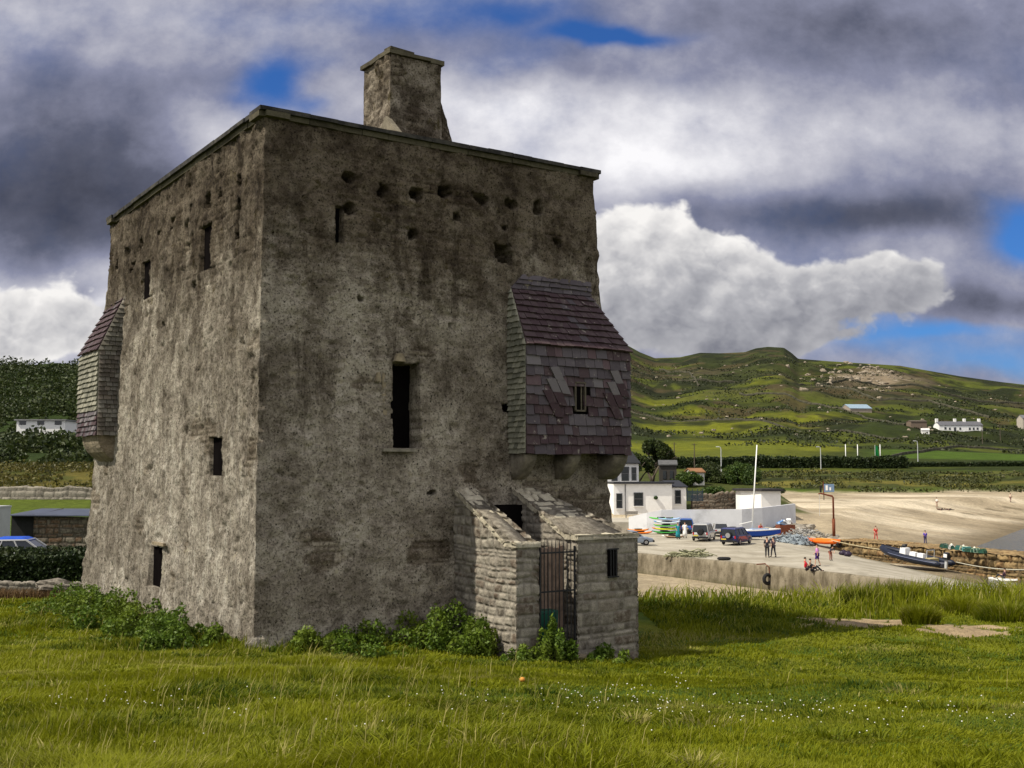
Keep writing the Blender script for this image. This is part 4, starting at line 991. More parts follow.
def bush(name, x, y, rx, ry, h, label, cat, mat, n, size, group=None, z=None):
    z = gz(x, y) if z is None else z; t = empty(name, (x, y, z-.1), 0, label, cat, group)
    k = 22; th = rng.uniform(0, 6.28, k); q = np.sqrt(rng.random(k)); cs = np.c_[q*np.cos(th)*rx*.7, q*np.sin(th)*ry*.7, h*(.2+.55*rng.random(k)*(1-.5*q))]
    rs = np.c_[rng.uniform(.25, .42, k)*rx, rng.uniform(.25, .42, k)*ry, rng.uniform(.16, .3, k)*h]
    P = cluster_pts(cs, rs, n); P[:, 2] = np.abs(P[:, 2]); mb = MB(); leaves(mb, P, size); mb.build('foliage', mat, t)
    st = MB()
    for c in cs[:8]: st.tube([(c[0]*.3, c[1]*.3, 0), tuple(c)], [.05, .02], 5)
    st.build('stems', M_bark, t)

# ------------------------------------------------------------------ left background
M_rock = stone_mat('weathered_rock', (.12, .105, .085), (.30, .27, .22), (.1, .09, .07), None, .4)
def field_wall(name, pts, h, th, label, res=.1, group=None, rh=.22, mat=None, seed=1, cat='wall', gaps=0):
    """drystone wall following the ground: pts in x, y"""
    mb = MB(); pts = np.array(pts, float); seg = np.r_[0, np.cumsum(np.linalg.norm(np.diff(pts, axis=0), axis=1))]
    n = max(2, int(seg[-1]/res)); s = np.linspace(0, seg[-1], n); x = np.interp(s, seg, pts[:, 0]); y = np.interp(s, seg, pts[:, 1])
    tx, ty = np.gradient(x), np.gradient(y); L = np.hypot(tx, ty); nx, ny = ty/L, -tx/L
    zb = terr(x, y, False)-.3; hh = h*(1+.10*fbm(s*.6+seed, s*0, 3)+.10*fbm(s*2.5+seed, s*0, 2))+.3
    rows = max(3, int((h+.3)/res)); prof = []
    for i in range(rows+1): prof.append((th/2*(1.1-.25*i/rows), i/rows))
    P = []
    full = prof+[(0, 1.03)]+[(-a, b) for a, b in prof[::-1]]
    for a, b in full: P.append(np.stack([x+nx*a, y+ny*a, zb+hh*b], -1))
    P = np.array(P); S = np.tile(s, (len(full), 1)); T = np.tile(np.array([b*h for a, b in full])[:, None], (1, n))+np.array([0 if a > 0 else 50 for a, b in full])[:, None]
    Hs, Rs = stonefield(S, T, seed, rh, rh*1.8, .03); sg = np.array([1 if a > 0 else (-1 if a < 0 else 0) for a, b in full])[:, None]
    P[..., 0] += nx*sg*(Hs-.5)*.09; P[..., 1] += ny*sg*(Hs-.5)*.09; P[..., 2] += (Hs-.5)*.05
    mb.grid(P, Rs, 1-ss(Hs, .05, .5)); o = mb.build(name, mat or M_wallstone, None, True); tag(o, label, cat, group); return o
def P2(px, D): return ((px-512)/1100*D, D)
def gd(px, py, lo=44, hi=1100):
    """distance at which the ground is met in that direction"""
    Ds = np.linspace(lo, hi, 2400); d = ray(px, py); X = d[0]/d[1]*Ds; Z = CZ+d[2]/d[1]*Ds; t = terr(X, Ds, False); k = np.nonzero(t >= Z)[0]
    return float(Ds[k[0]]) if len(k) else hi
def onz(px, py, z):
    d = ray(px, py); k = (z-CZ)/d[2]; return d[0]*k, d[1]*k
def hedge(x0, y0, x1, y1, w, h, label, mat, n, size, name='hedge'):
    L = math.hypot(x1-x0, y1-y0); z = gz((x0+x1)/2, (y0+y1)/2); t = empty(name, ((x0+x1)/2, (y0+y1)/2, z), math.atan2(y1-y0, x1-x0), label, 'hedge')
    s = rng.uniform(-L/2, L/2, n); a = rng.uniform(-.1, math.pi+.1, n); q = rng.uniform(.75, 1.05, n)*(1+.18*fbm(s*.8, a*1.2, 3))
    hloc = h*(1+.10*fbm(s*.25, s*0, 3))
    X, Y = s, np.cos(a)*w/2*q; Z = np.where(np.sin(a) > 0, np.sin(a)**.6, 0)*hloc*q
    k = rng.random(n) < .35; Z[k] = rng.uniform(0, .9, k.sum())*hloc[k]; Y[k] = -w/2*rng.uniform(.85, 1.08, k.sum())
    ca, sa = math.cos(t.rotation_euler[2]), math.sin(t.rotation_euler[2])
    zz = terr(t.location[0]+X*ca, t.location[1]+X*sa, False)-z
    mb = MB(); leaves(mb, np.c_[X, Y, Z+zz], size); mb.build('foliage', mat, t)
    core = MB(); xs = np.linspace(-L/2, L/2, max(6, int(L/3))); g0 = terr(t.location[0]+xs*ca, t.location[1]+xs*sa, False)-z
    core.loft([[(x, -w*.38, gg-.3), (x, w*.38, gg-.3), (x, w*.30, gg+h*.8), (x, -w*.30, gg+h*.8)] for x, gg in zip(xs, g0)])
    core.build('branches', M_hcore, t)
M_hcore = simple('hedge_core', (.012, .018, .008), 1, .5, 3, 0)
def left_side():
    field_wall('boundary_wall', [P2(-160, 36), P2(-40, 36.5), P2(40, 37), P2(92, 37.5)], .55, .5, 'low tumbled boundary wall at the meadow edge left of the castle', .05, None, .16, M_rock, 5)
    for (px, D, d, rz) in ((62, 35.9, (1.5, .7, .42), .2), (72, 35.4, (.6, .5, .3), .7), (80, 35.0, (.5, .4, .35), .1)):
        x, y = P2(px, D); b = MB(); b.ball((0, 0, 0), (d[0]/2, d[1]/2, d[2]/2), 12, 8, nz=.6); o = b.build('boulder', M_rock, None, False); o.location = (x, y, gz(x, y)+d[2]*.5+(.25 if d[0] > 1 else 0)); o.rotation_euler = (0, .1, rz)
        tag(o, {1.5: 'long flat fieldstone lying across the tumbled wall by the castle', .6: 'rounded stone under the long flat fieldstone', .5: 'small stone hard against the castle foot at left'}[d[0]], 'boulder', 'loose stones by the castle')
    n = 2600; t = MB(); X = rng.uniform(-19, -13.6, n); Y = rng.uniform(35.2, 35.9, n)   # dry growth in front of the wall
    add_blades(t, X, Y, terr(X, Y), rng.uniform(.25, .5, n), np.full(n, .03), rng.uniform(.1, .6, n), rng.uniform(0, 6.28, n), rng.random(n), np.full(n, .55))
    tag(t.build('dry_grass', grass_mat('dry_blades', ((.10, .07, .03), (.14, .10, .04), (.17, .12, .05), (.16, .09, .05)))), kind='stuff')
    x0, y0 = P2(-150, 42); x1, y1 = P2(128, 44); hedge(x0, y0, x1, y1, 2.0, 1.38, 'thick dark green hedge behind the tumbled wall left of the castle', M_hedge, 26000, .075)
    # stone shed with a flat roof
    xa, _ = P2(22, 62); xb, _ = P2(150, 66); t = empty('stone_shed', ((xa+xb)/2, 66, gz(xa, 64)), .05, 'long low stone shed with blue grey lean-to roof behind the hedge', 'shed')
    L = xb-xa; z0 = t.location[2]; zt = 1.15-z0
    mb = MB(); A = (-L/2, -2.2, -.3); B = (L/2, -2.2, -.3)
    stone_quad(mb, A, B, (L/2, -2.2, zt-.35), (-L/2, -2.2, zt-.15), .06, .05, 91, .22, .45, .03); stone_quad(mb, (-L/2, 2.5, -.3), A, (-L/2, -2.2, zt-.15), (-L/2, 2.5, zt+.1), .06, .05, 92)
    mb.build('wall', M_wallstone, t, True)
    rf = MB(); rf.loft([[(-L/2-1.4, -2.5, zt-.17), (L/2+.2, -2.5, zt-.23), (L/2+.2, 2.8, zt-.05), (-L/2-1.4, 2.8, zt+.0)], [(-L/2-1.4, -2.5, zt-.12), (L/2+.2, -2.5, zt-.18), (L/2+.2, 2.8, zt+.03), (-L/2-1.4, 2.8, zt+.08)]])
    rf.build('roof', simple('felt_roof', (.06, .07, .10), .6, .2, 1, .1), t)
    MB().box((-L/2-.7, -1.9, zt/2-.1), (1.3, .1, zt)).build('door', simple('dark_door', (.02, .02, .02), .8), t)
    # pale container edge at the far left
    x, _ = P2(-26, 58); t = empty('container', (x-1.0, 60, gz(x, 60)), 0, 'pale grey ribbed container cut off by the left edge', 'container')
    M_cont = simple('pale_steel', (.42, .43, .43), .6, .1, 2, .05); b = MB(); b.box((0, 0, 1.5), (3.3, 2.4, 2.75)); b.build('body', M_cont, t)
    rb = MB()
    for i in range(14): rb.box((-1.55+i*.24, -1.22, 1.5), (.08, .04, 2.6))
    rb.build('ribs', M_cont, t)
    for z in (.13, 2.9): MB().box((0, 0, z), (3.36, 2.46, .1)).build('rail', M_cont, t)
    field_wall('field_wall', [P2(-150, 88), P2(20, 87), P2(110, 87), P2(150, 86)], .9, .7, 'grey drystone wall above the strip of grass behind the stone shed', .12, None, .3, M_rock, 9)
    # scrub and wood on the left hillside
    n = 150000; u = rng.uniform(-.62, -.30, n); Y = rng.uniform(118, 262, n); X = u*Y; lump = fbm(X*.22, Y*.22, 3); keep = (lump > -.25) & ~((X > -71) & (X < -56) & (Y > 147) & (Y < 158)); X, Y, lump = X[keep], Y[keep], lump[keep]
    Z = terr(X, Y, False)+np.maximum(0, (lump+.3))*rng.uniform(.2, 1, len(X))*3.2; mb = MB(); leaves(mb, np.c_[X, Y, Z], .30); tag(mb.build('scrub_wood', M_tree), kind='stuff')
    n = 20000; u = rng.uniform(-.60, -.32, n); Y = rng.uniform(89, 121, n); X = u*Y; k = fbm(X*.3+9, Y*.3, 3) > -.05; X, Y = X[k], Y[k]
    mb = MB(); leaves(mb, np.c_[X, Y, terr(X, Y, False)+rng.uniform(0, .7, len(X))], .16); tag(mb.build('heath', leaf_mat('heath_leaves', (.03, .035, .01), (.12, .11, .02), (.14, .11, .03))), kind='stuff')
    # white flat roofed house among the trees
    x, y = P2(48, 150); t = empty('white_bungalow', (x, y, gz(x, y)), .03, 'white flat roofed bungalow among dark scrub on the left hillside', 'house')
    z = 3.6+(470-430)/1100*150-t.location[2]; M_w = simple('white_render', (.78, .77, .74), .9, .05, 3, .05)
    hgt = 1.2; z0 = 3.6+(470-421)/1100*148-hgt-t.location[2]
    MB().box((0, 0, z0/2+hgt/2), (6.4, 5, hgt+z0)).build('wall', M_w, t)
    MB().box((0, 0, z0+hgt+.1), (6.9, 5.6, .16)).build('roof', simple('lead_grey', (.2, .2, .2), .7), t)
    for dx in (-2.4, 0, 2.3): MB().box((dx, -2.52, z0+.95), (.9, .06, .6)).build('window', M_glass, t)
M_glass = simple('dark_glass', (.015, .018, .022), .15, .2, 2, 0); M_glass.node_tree.nodes['Principled BSDF'].inputs['Specular IOR Level'].default_value = .6
M_white = simple('white_paint', (.80, .79, .76), .85, .05, 2, .05, dirt=.12)
left_side()

# ------------------------------------------------------------------ cars
M_rubber = simple('rubber', (.015, .015, .016), .8, .2, 8, .1); M_alloy = simple('alloy', (.45, .45, .46), .35, .1, 8, 0, .8)
M_lampred = simple('red_lens', (.35, .01, .01), .2, .1, 4, 0); M_lampw = simple('clear_lens', (.6, .6, .58), .15, .1, 4, 0); M_plate = simple('plate_yellow', (.6, .5, .06), .5, .1, 4, 0)
def paint(name, col, metal=.3): 
    m = simple(name, col, .3, .08, 1.5, 0, metal); m.node_tree.nodes['Principled BSDF'].inputs['Coat Weight'].default_value = .6; return m
def car(x, y, z, rz, mat, label, L=4.4, Wd=1.75, Hh=1.75, suv=True, spare=False, roofmat=None):
    t = empty('parked_car', (x, y, z), rz, label, 'car')
    # x forward (front = +x)
    hw = Wd/2; gl = .34
    xs = [-L/2, -L/2+.06, -L/2+.5, -L*.18, L*.10, L*.22, L*.34, L/2-.12, L/2]
    belt = [.78, .92, .98, .98, .96, .95, .92, .78, .60] if suv else [.62, .82, .88, .88, .87, .86, .82, .68, .5]
    low = [.42, .32, .26, .24, .24, .24, .26, .32, .42]
    wds = [.86, .95, 1, 1, 1, 1, .99, .93, .82]
    secs = []
    for X, b, l, w in zip(xs, belt, low, wds):
        h = hw*w; secs.append([(X, -h*.94, l), (X, -h, l+.15), (X, -h, b-.12), (X, -h*.93, b), (X, h*.93, b), (X, h, b-.12), (X, h, l+.15), (X, h*.94, l)])
    mb = MB(); mb.loft(secs); body = mb.build('body', mat, t, False)
    rx0, rx1 = (-L/2+.10, L*.06) if suv else (-L*.26, L*.05); bx0, bx1 = (-L/2+.05, L*.25) if suv else (-L*.42, L*.24)
    bz = .95 if suv else .86
    def cab(f, ins):   # f between belt and roof
        X0 = bx0+(rx0-bx0)*f+ins; X1 = bx1+(rx1-bx1)*f-ins; h = hw*(.92-.16*f)-ins*.3; zz = bz+(Hh-.05-bz)*f; return [(X0, -h, zz), (X1, -h*.98, zz), (X1, h*.98, zz), (X0, h, zz)]
    g = MB(); g.loft([cab(0, 0), cab(.86, 0)]); g.build('windows', M_glass, t)
    r = MB(); r.loft([cab(.84, -.03), cab(.97, -.0), [(a*.92-.05*0, b*.85, Hh) for a, b, c in cab(1, .1)]]); r.build('roof', roofmat or mat, t, False)
    pl = MB(); c0, c1 = cab(0, -.012), cab(.88, -.012); pl.tube([c1[0], c1[1], c1[2], c1[3], c1[0]], .04, 5)
    for i in range(4): pl.tube([c0[i], c1[i]], .045, 5)
    for f in (.34, .66):
        for sgn in (0, 1):
            a0 = np.array(c0[0 if sgn else 3])*(1-f)+np.array(c0[1 if sgn else 2])*f; a1 = np.array(c1[0 if sgn else 3])*(1-f)+np.array(c1[1 if sgn else 2])*f; pl.tube([a0, a1], .035, 5)
    pl.build('pillars', mat, t)
    wr = .36 if suv else .31
    for X in (-L*.30, L*.31):
        for sg in (-1, 1):
            w = empty('wheel', (X, sg*(hw-.08), wr)); w.parent = t
            MB().torus((0, 0, 0), wr-.10, .105, (0, 1, 0)).build('tyre', M_rubber, w, True)
            mm = MB(); mm.tube([(0, -.07, 0), (0, .07, 0)], wr-.13, 12)
            for k in range(5): mm.box((0, sg*.085, 0), (.05, .02, (wr-.13)*1.8), M=Matrix.Rotation(k*math.pi/5, 3, 'Y'))
            mm.build('rim', M_alloy, w)
    for sg in (-1, 1):
        MB().box((-L/2+.02, sg*hw*.78, .80 if suv else .68), (.06, .14, .26 if suv else .14)).build('tail_light', M_lampred, t)
        MB().box((L/2-.03, sg*hw*.66, .68 if suv else .6), (.08, .3, .14)).build('headlight', M_lampw, t)
        MB().box((L*.2, sg*(hw+.08), 1.0 if suv else .92), (.1, .16, .12), top=(.8, .8)).build('mirror', mat, t)
    MB().box((-L/2-.05, 0, .42), (.16, Wd*.9, .16)).build('bumper', M_rubber, t); MB().box((L/2+.02, 0, .40), (.16, Wd*.88, .18)).build('bumper', M_rubber, t)
    MB().box((-L/2-.035, .0 if not spare else .45, .60), (.02, .5, .11)).build('number_plate', M_plate, t)
    if spare:
        w = empty('spare_wheel', (-L/2-.14, -.05, .98)); w.parent = t
        MB().torus((0, 0, 0), .25, .10, (1, 0, 0)).build('tyre', M_rubber, w, True)
        MB().tube([(-.11, 0, 0), (.0, 0, 0)], [.24, .30], 16).build('wheel_cover', mat if spare == 'paint' else (M_alloy if spare == 'alloy' else M_rubber), w)
    return t
M_silver = paint('silver_paint', (.42, .42, .41)); M_navy = paint('navy_paint', (.012, .018, .09)); M_blue = paint('blue_paint', (.03, .10, .35)); M_dkblue = paint('dark_blue_paint', (.02, .035, .07)); M_slv2 = paint('grey_paint', (.22, .26, .33))
M_cover = simple('blue_cover', (.01, .065, .42), .5, .15, 2, .2)
x, y = P2(27, 50); car(x, y, 3.6-66*50/1100-1.5, math.radians(8), M_silver, 'silver car with bright blue roof behind the hedge', 4.3, 1.7, 1.5, False, False, M_cover)
x, y = P2(-14, 47.6); car(x, y, 3.6-72*47.6/1100-1.42, math.radians(5), M_silver, 'plain silver car at the left edge behind the hedge', 4.1, 1.7, 1.42, False)

# ------------------------------------------------------------------ quay and slip
QZ = -3.74
def qz(x, y):
    return QZ-.16*max(0, x-26-.0*y)*(1 if y < 112 else max(0, 1-(y-112)/12))
def concrete_mat():
    m, g, b = newmat('concrete'); v = g.pos(); n = g.noise(v, .35, 8, .65); n2 = g.noise(v, 2.5, 8, .7)
    c = g.mix(g.sstep(n, .35, .68), (.27, .24, .18), (.40, .365, .29)); c = g.mix(g.mul(g.sstep(n2, .5, .75), .5), c, (.17, .15, .11))
    c = g.mix(g.mul(g.sstep(g.noise(g.scale(v, (1, .35, 1)), .5, 6, .7), .55, .7), .5), c, (.18, .16, .12))
    sp = g.n('ShaderNodeSeparateXYZ'); g.link(v, sp.inputs[0])
    # panel joints across the slip
    fr = g.m('FRACT', g.mul(g.add(sp.outputs[0], g.mul(sp.outputs[1], .25)), .22)); c = g.mix(g.mul(g.sstep(fr, .03, .0), .5), c, (.15, .13, .1))
    c = g.mix(g.sstep(sp.outputs[2], -4.9, -5.7), c, (.15, .135, .09))
    g.link(c, b.inputs['Base Color']); g.link(g.bump(n2, .4, .05), b.inputs['Normal']); return m
M_conc = concrete_mat()
def qwall_mat():
    m, g, b = newmat('quay_wall'); v = g.pos(); n = g.noise(g.scale(v, (1, 1, .35)), 1.2, 8, .7)
    sp = g.n('ShaderNodeSeparateXYZ'); g.link(v, sp.inputs[0]); zz = g.add(sp.outputs[2], g.mul(n, .9))
    c = g.mix(g.sstep(n, .3, .7), (.075, .06, .036), (.24, .205, .145)); c = g.mix(g.mul(g.sstep(zz, -4.4, -5.2), .7), c, (.075, .068, .03))
    c = g.mix(g.mul(g.sstep(g.noise(v, 2.2, 6, .7), .55, .7), .6), c, (.055, .045, .025))
    g.link(c, b.inputs['Base Color']); g.link(g.bump(g.noise(v, 3, 7, .7), .7, .1), b.inputs['Normal']); return m
def quay():
    front = [(-40, 99), (11.2, 97.3), (20.3, 84.1), (24.5, 76.0), (29, 70), (36, 62), (46, 54)]
    back = [(-40, 134), (8, 132.5), (24, 131.5), (33.5, 131.5), (36.5, 112), (42.5, 96), (50, 80)]
    F = np.array(front, float); B_ = np.array(back, float)
    def res(P, n): d = np.r_[0, np.cumsum(np.linalg.norm(np.diff(P, axis=0), axis=1))]; s = np.linspace(0, 1, n)*d[-1]; return np.c_[np.interp(s, d, P[:, 0]), np.interp(s, d, P[:, 1])]
    # parametrise by matching breakpoints
    nseg = [30, 14, 10, 10, 12, 14]; f = []; b = []
    for i, k in enumerate(nseg):
        t = np.linspace(0, 1, k, endpoint=(i == len(nseg)-1))[:, None]; f.append(F[i]*(1-t)+F[i+1]*t); b.append(B_[i]*(1-t)+B_[i+1]*t)
    f = np.concatenate(f); b = np.concatenate(b); m = 46; t = np.linspace(0, 1, m)[:, None, None]; XY = f[None]*(1-t)+b[None]*t
    Z = np.vectorize(qz)(XY[..., 0], XY[..., 1])+.02*fbm(XY[..., 0]*.3, XY[..., 1]*.3, 3)
    mb = MB(); mb.grid(np.concatenate([XY, Z[..., None]], -1)); tag(mb.build('quay', M_conc, None, True), kind='structure')
    # front face and its rounded kerb
    w = MB(); fx, fy = f[:, 0], f[:, 1]; zt = Z[0]; rows = []
    for k, (dz, dn) in enumerate([(.0, .35), (.05, .12), (.0, -.0), (-.08, -.08), (-.5, -.10), (-1.0, -.14), (-1.5, -.2), (-3.2, -.35)]):
        tx, ty = np.gradient(fx), np.gradient(fy); L = np.hypot(tx, ty); nx, ny = -ty/L, tx/L
        rows.append(np.stack([fx+nx*dn, fy+ny*dn, zt+.03+dz+.02*fbm(fx*.5+k, fy*.5, 2)], -1))
    w.grid(np.array(rows)[::-1]); o = w.build('quay_wall', qwall_mat(), None, True); tag(o, 'long stained concrete quay wall above the muddy inlet', 'quay wall')
quay()
# rough stone pier beyond the slip
def pier():
    a = np.array((33.2, 116.)); c = np.array((52., 73.)); d = (c-a)/np.linalg.norm(c-a); nrm = np.array((-d[1], d[0]))  # towards the beach
    if nrm[0] < 0: nrm = -nrm
    mb = MB(); L = np.linalg.norm(c-a); zt = -3.62; wd = 4.6
    A = (*a, -6.6); B = (*c, -6.6); C = (*c, zt); D = (*a, zt)
    stone_quad(mb, A, B, C, D, .11, .3, 131, .42, .85, .07, .18)
    a2, c2 = a+nrm*wd, c+nrm*wd
    stone_quad(mb, (*c2, -6.6), (*a2, -6.6), (*a2, zt), (*c2, zt), .2, .25, 132, .42, .85, .07, .12)
    stone_quad(mb, D, C, (*c2, zt), (*a2, zt), .16, .12, 133, .7, 1.1, .06, .08)
    stone_quad(mb, (*a2, -6.6), A, D, (*a2, zt), .2, .2, 134); stone_quad(mb, B, (*c2, -6.6), (*c2, zt), C, .2, .2, 135)
    tag(mb.build('stone_pier', M_pier, None, True), 'rough golden stone pier running out between slip and sandy beach', 'pier')
    return a, c, d, nrm, zt
PA, PC, PD, PN, PZ = pier()

# ------------------------------------------------------------------ harbour buildings
def white_house():
    D = 150.; x0, _ = P2(607, D); z0 = -2.6; t = empty('white_house', (x0, D, z0), .10, 'white rendered harbour house with dark slate roof and flat roofed extension', 'house')
    px = lambda p: (p-607)/1100*D; zz = lambda y: 3.6-(y-470)/1100*D-z0
    M_slr = simple('slate_roof_dark', (.022, .023, .027), .6, .3, 6, .3)
    def win(x, y, w, h, ymin): 
        f = empty('window', (x, ymin, y)); f.parent = t
        MB().box((0, -.0, 0), (w, .06, h)).build('pane', M_glass, f); m = MB()
        for dx in (-w/2, w/2): m.box((dx, -.04, 0), (.08, .06, h+.08))
        for dz in (-h/2, h/2, .05): m.box((0, -.035, dz), (w+.08, .05, .08))
        m.build('frame', M_glass if False else M_wframe, f)
        MB().box((0, -.08, -h/2-.1), (w+.25, .14, .08)).build('sill', M_white, f)
    # two storey block (gable end behind the castle)
    MB().box((px(642)-6.7, 5.5, zz(463)/2), (13.4, 7, zz(463))).build('wall', M_white, t)
    xr = px(642); xl = xr-13.4
    r = MB(); zt = zz(463); r.loft([[(xl-.2, 1.6, zt-.1), (xl-.2, 9.4, zt-.1), (xl-.2, 9.4, zt+.05), (xl-.2, 5.5, zt+4.6), (xl-.2, 1.6, zt+.05)], [(xr+.2, 1.6, zt-.1), (xr+.2, 9.4, zt-.1), (xr+.2, 9.4, zt+.05), (xr-2.6, 5.5, zt+4.6), (xr+.2, 1.6, zt+.05)]])
    rf = r.build('roof', M_slr, t); ch = MB(); ch.box((xr-1.2, 5.2, zt+3.4), (1.0, .8, 2.6)); ch.build('chimney', M_white, rf)
    win(px(628), zz(474), 1.0, 1.9, 1.95); win(px(617), zz(474), .8, 1.9, 1.95); win(px(637), zz(474), .6, 1.8, 1.95)
    # flat roofed extension
    ex0, ex1 = px(609), px(667); MB().box(((ex0+ex1)/2, .2, zz(483.5)/2), (ex1-ex0, 6.4, zz(483.5))).build('extension_wall', M_white, t)
    MB().box(((ex0+ex1)/2+.1, .1, zz(483.5)+.12), (ex1-ex0+.3, 6.9, .24)).build('flat_roof', M_slr, t)
    win(px(614.5), zz(500), .75, 1.9, -3.03); win(px(633.5), zz(498.5), 1.2, 1.7, -3.03)
    MB().tube([(px(620.5), -3.06, 0), (px(620.5), -3.06, zz(484))], .06, 6).build('downpipe', M_wframe, t)
    lm = MB(); lm.ball((px(650.5), -3.2, zz(497)), (.3, .22, .26), 10, 6); lm.build('hanging_basket', M_bush, t)
    # porch block with lean-to slate roof
    bx0, bx1 = px(668), px(683); MB().box(((bx0+bx1)/2, .2, zz(487)/2), (bx1-bx0, 4.6, zz(487))).build('porch_wall', M_white, t)
    p = MB(); zt = zz(487); p.loft([[(bx0-.1, -2.35, zt-.05), (bx1+.2, -2.35, zt-.05), (bx1+.2, -2.35, zt+.1), (bx0-.1, -2.35, zt+.1)], [(bx0-.1, 2.6, zt-.05), (bx1+.2, 2.6, zt-.05), (bx1+.2, 2.6, zt+.9), (bx0-.1, 2.6, zt+.9)]]); p.build('porch_roof', M_slr, t)
    win(px(674.5), zz(496.5), .75, 1.75, -2.13)
    # bench and pots by the wall
    bz = zz(511)
    tt = empty('garden_bench', (0, 0, 0)); 
    bpy.data.objects.remove(tt)
    return t
M_wframe = simple('grey_frame', (.10, .10, .105), .6, .1, 5, 0)
white_house()
def bench():
    D = 144.; x, y = P2(631, D); z = max(gz(x, y), -2.7); t = empty('garden_bench', (x, y, z), .1, 'grey wooden bench under the extension window', 'bench'); M = simple('grey_wood', (.25, .23, .2), .8)
    MB().box((0, 0, .45), (1.7, .45, .06)).build('seat', M, t); MB().box((0, .22, .75), (1.7, .05, .4)).build('backrest', M, t)
    for dx in (-.75, .75):
        for dy in (-.18, .18): MB().box((dx, dy, .21), (.07, .07, .42)).build('leg', M, t)
bench()
M_conc2 = simple('terrace_concrete', (.36, .33, .27), .9, .2, .6, .2)
def terrace():
    mb = MB(); P = [(-6, 133.0), (24, 132.2), (28, 135.0), (33, 150), (26, 160), (-6, 166)]
    mb.poly([(x, y, -2.62) for x, y in P]+[(x, y, -5.5) for x, y in P], [tuple(range(6))]+[(i, i+6, (i+1) % 6+6, (i+1) % 6) for i in range(6)])
    tag(mb.build('yard', M_conc2), kind='structure')
terrace()
def white_wall():
    pts = [(14.0, 132.2, 1.75), (16.0, 131.0, 2.3), (17.6, 130.6, 2.65), (27.0, 130.2, 2.75), (29.5, 131.0, 2.9), (35.6, 139.5, 3.1)]
    mb = MB(); P = np.array(pts); secs = []
    for i, (x, y, h) in enumerate(pts):
        a = P[min(i+1, len(P)-1), :2]-P[max(i-1, 0), :2]; a = a/np.linalg.norm(a); n = np.array((-a[1], a[0]))*.16
        secs.append([(x-n[0], y-n[1], QZ-.9), (x+n[0], y+n[1], QZ-.9), (x+n[0], y+n[1], QZ+h), (x-n[0], y-n[1], QZ+h)])
    mb.loft(secs); tag(mb.build('white_wall', simple('limewashed_wall', (.62, .63, .65), .9, .08, .8, .25, dirt=.35)), 'long whitewashed retaining wall along the back of the quay', 'wall')
white_wall()
def white_block():
    D = 143.; x0, _ = P2(742.5, D); x1, _ = P2(779, D); xm, _ = P2(759, D); z0 = -2.62; zt = 3.6-(491-470)/1100*D
    t = empty('white_outbuilding', ((x0+x1)/2, D, z0), 0, 'plain white flat roofed outbuilding beyond the retaining wall', 'outbuilding'); c = (x0+x1)/2
    b = MB(); b.loft([[(x0-c, 2.0, z), (xm-c, -.6, z), (x1-c, -.2, z), (x1-c, 5, z), (x0-c, 5, z)] for z in (0, zt-z0)]); b.build('wall', M_white, t)
    r = MB(); r.loft([[(x0-c-.4, 1.8, z), (xm-c, -1.0, z), (x1-c+.3, -.6, z), (x1-c+.3, 5.3, z), (x0-c-.4, 5.3, z)] for z in (zt-z0, zt-z0+.28)]); r.build('roof', simple('dark_felt', (.03, .028, .028), .8), t)
    MB().tube([(xm-c-.8, -.75, 0), (xm-c-.8, -.75, 1.2)], .03, 5).build('pipe', M_wframe, t)
white_block()
field_wall('garden_wall', [(24.2, 149), (27, 149.5), (32.5, 151)], 2.5, .7, 'brown rubble garden wall between house and white outbuilding', .14, None, .3, None, 15)
def fence_panel():
    x, y = P2(694, 146); t = empty('trellis_fence', (x, y, -2.0), 0, 'dark blue slatted fence panel on the garden wall', 'fence'); M = simple('dark_blue_wood', (.02, .035, .05), .7)
    for i in range(4): MB().box((-1.0+i*.68, 0, 2.3), (.08, .08, 1.6)).build('post', M, t)
    m = MB(); [m.box((0, -.05, 1.6+i*.17), (2.2, .03, .12)) for i in range(8)]; m.build('slats', M, t)
fence_panel()
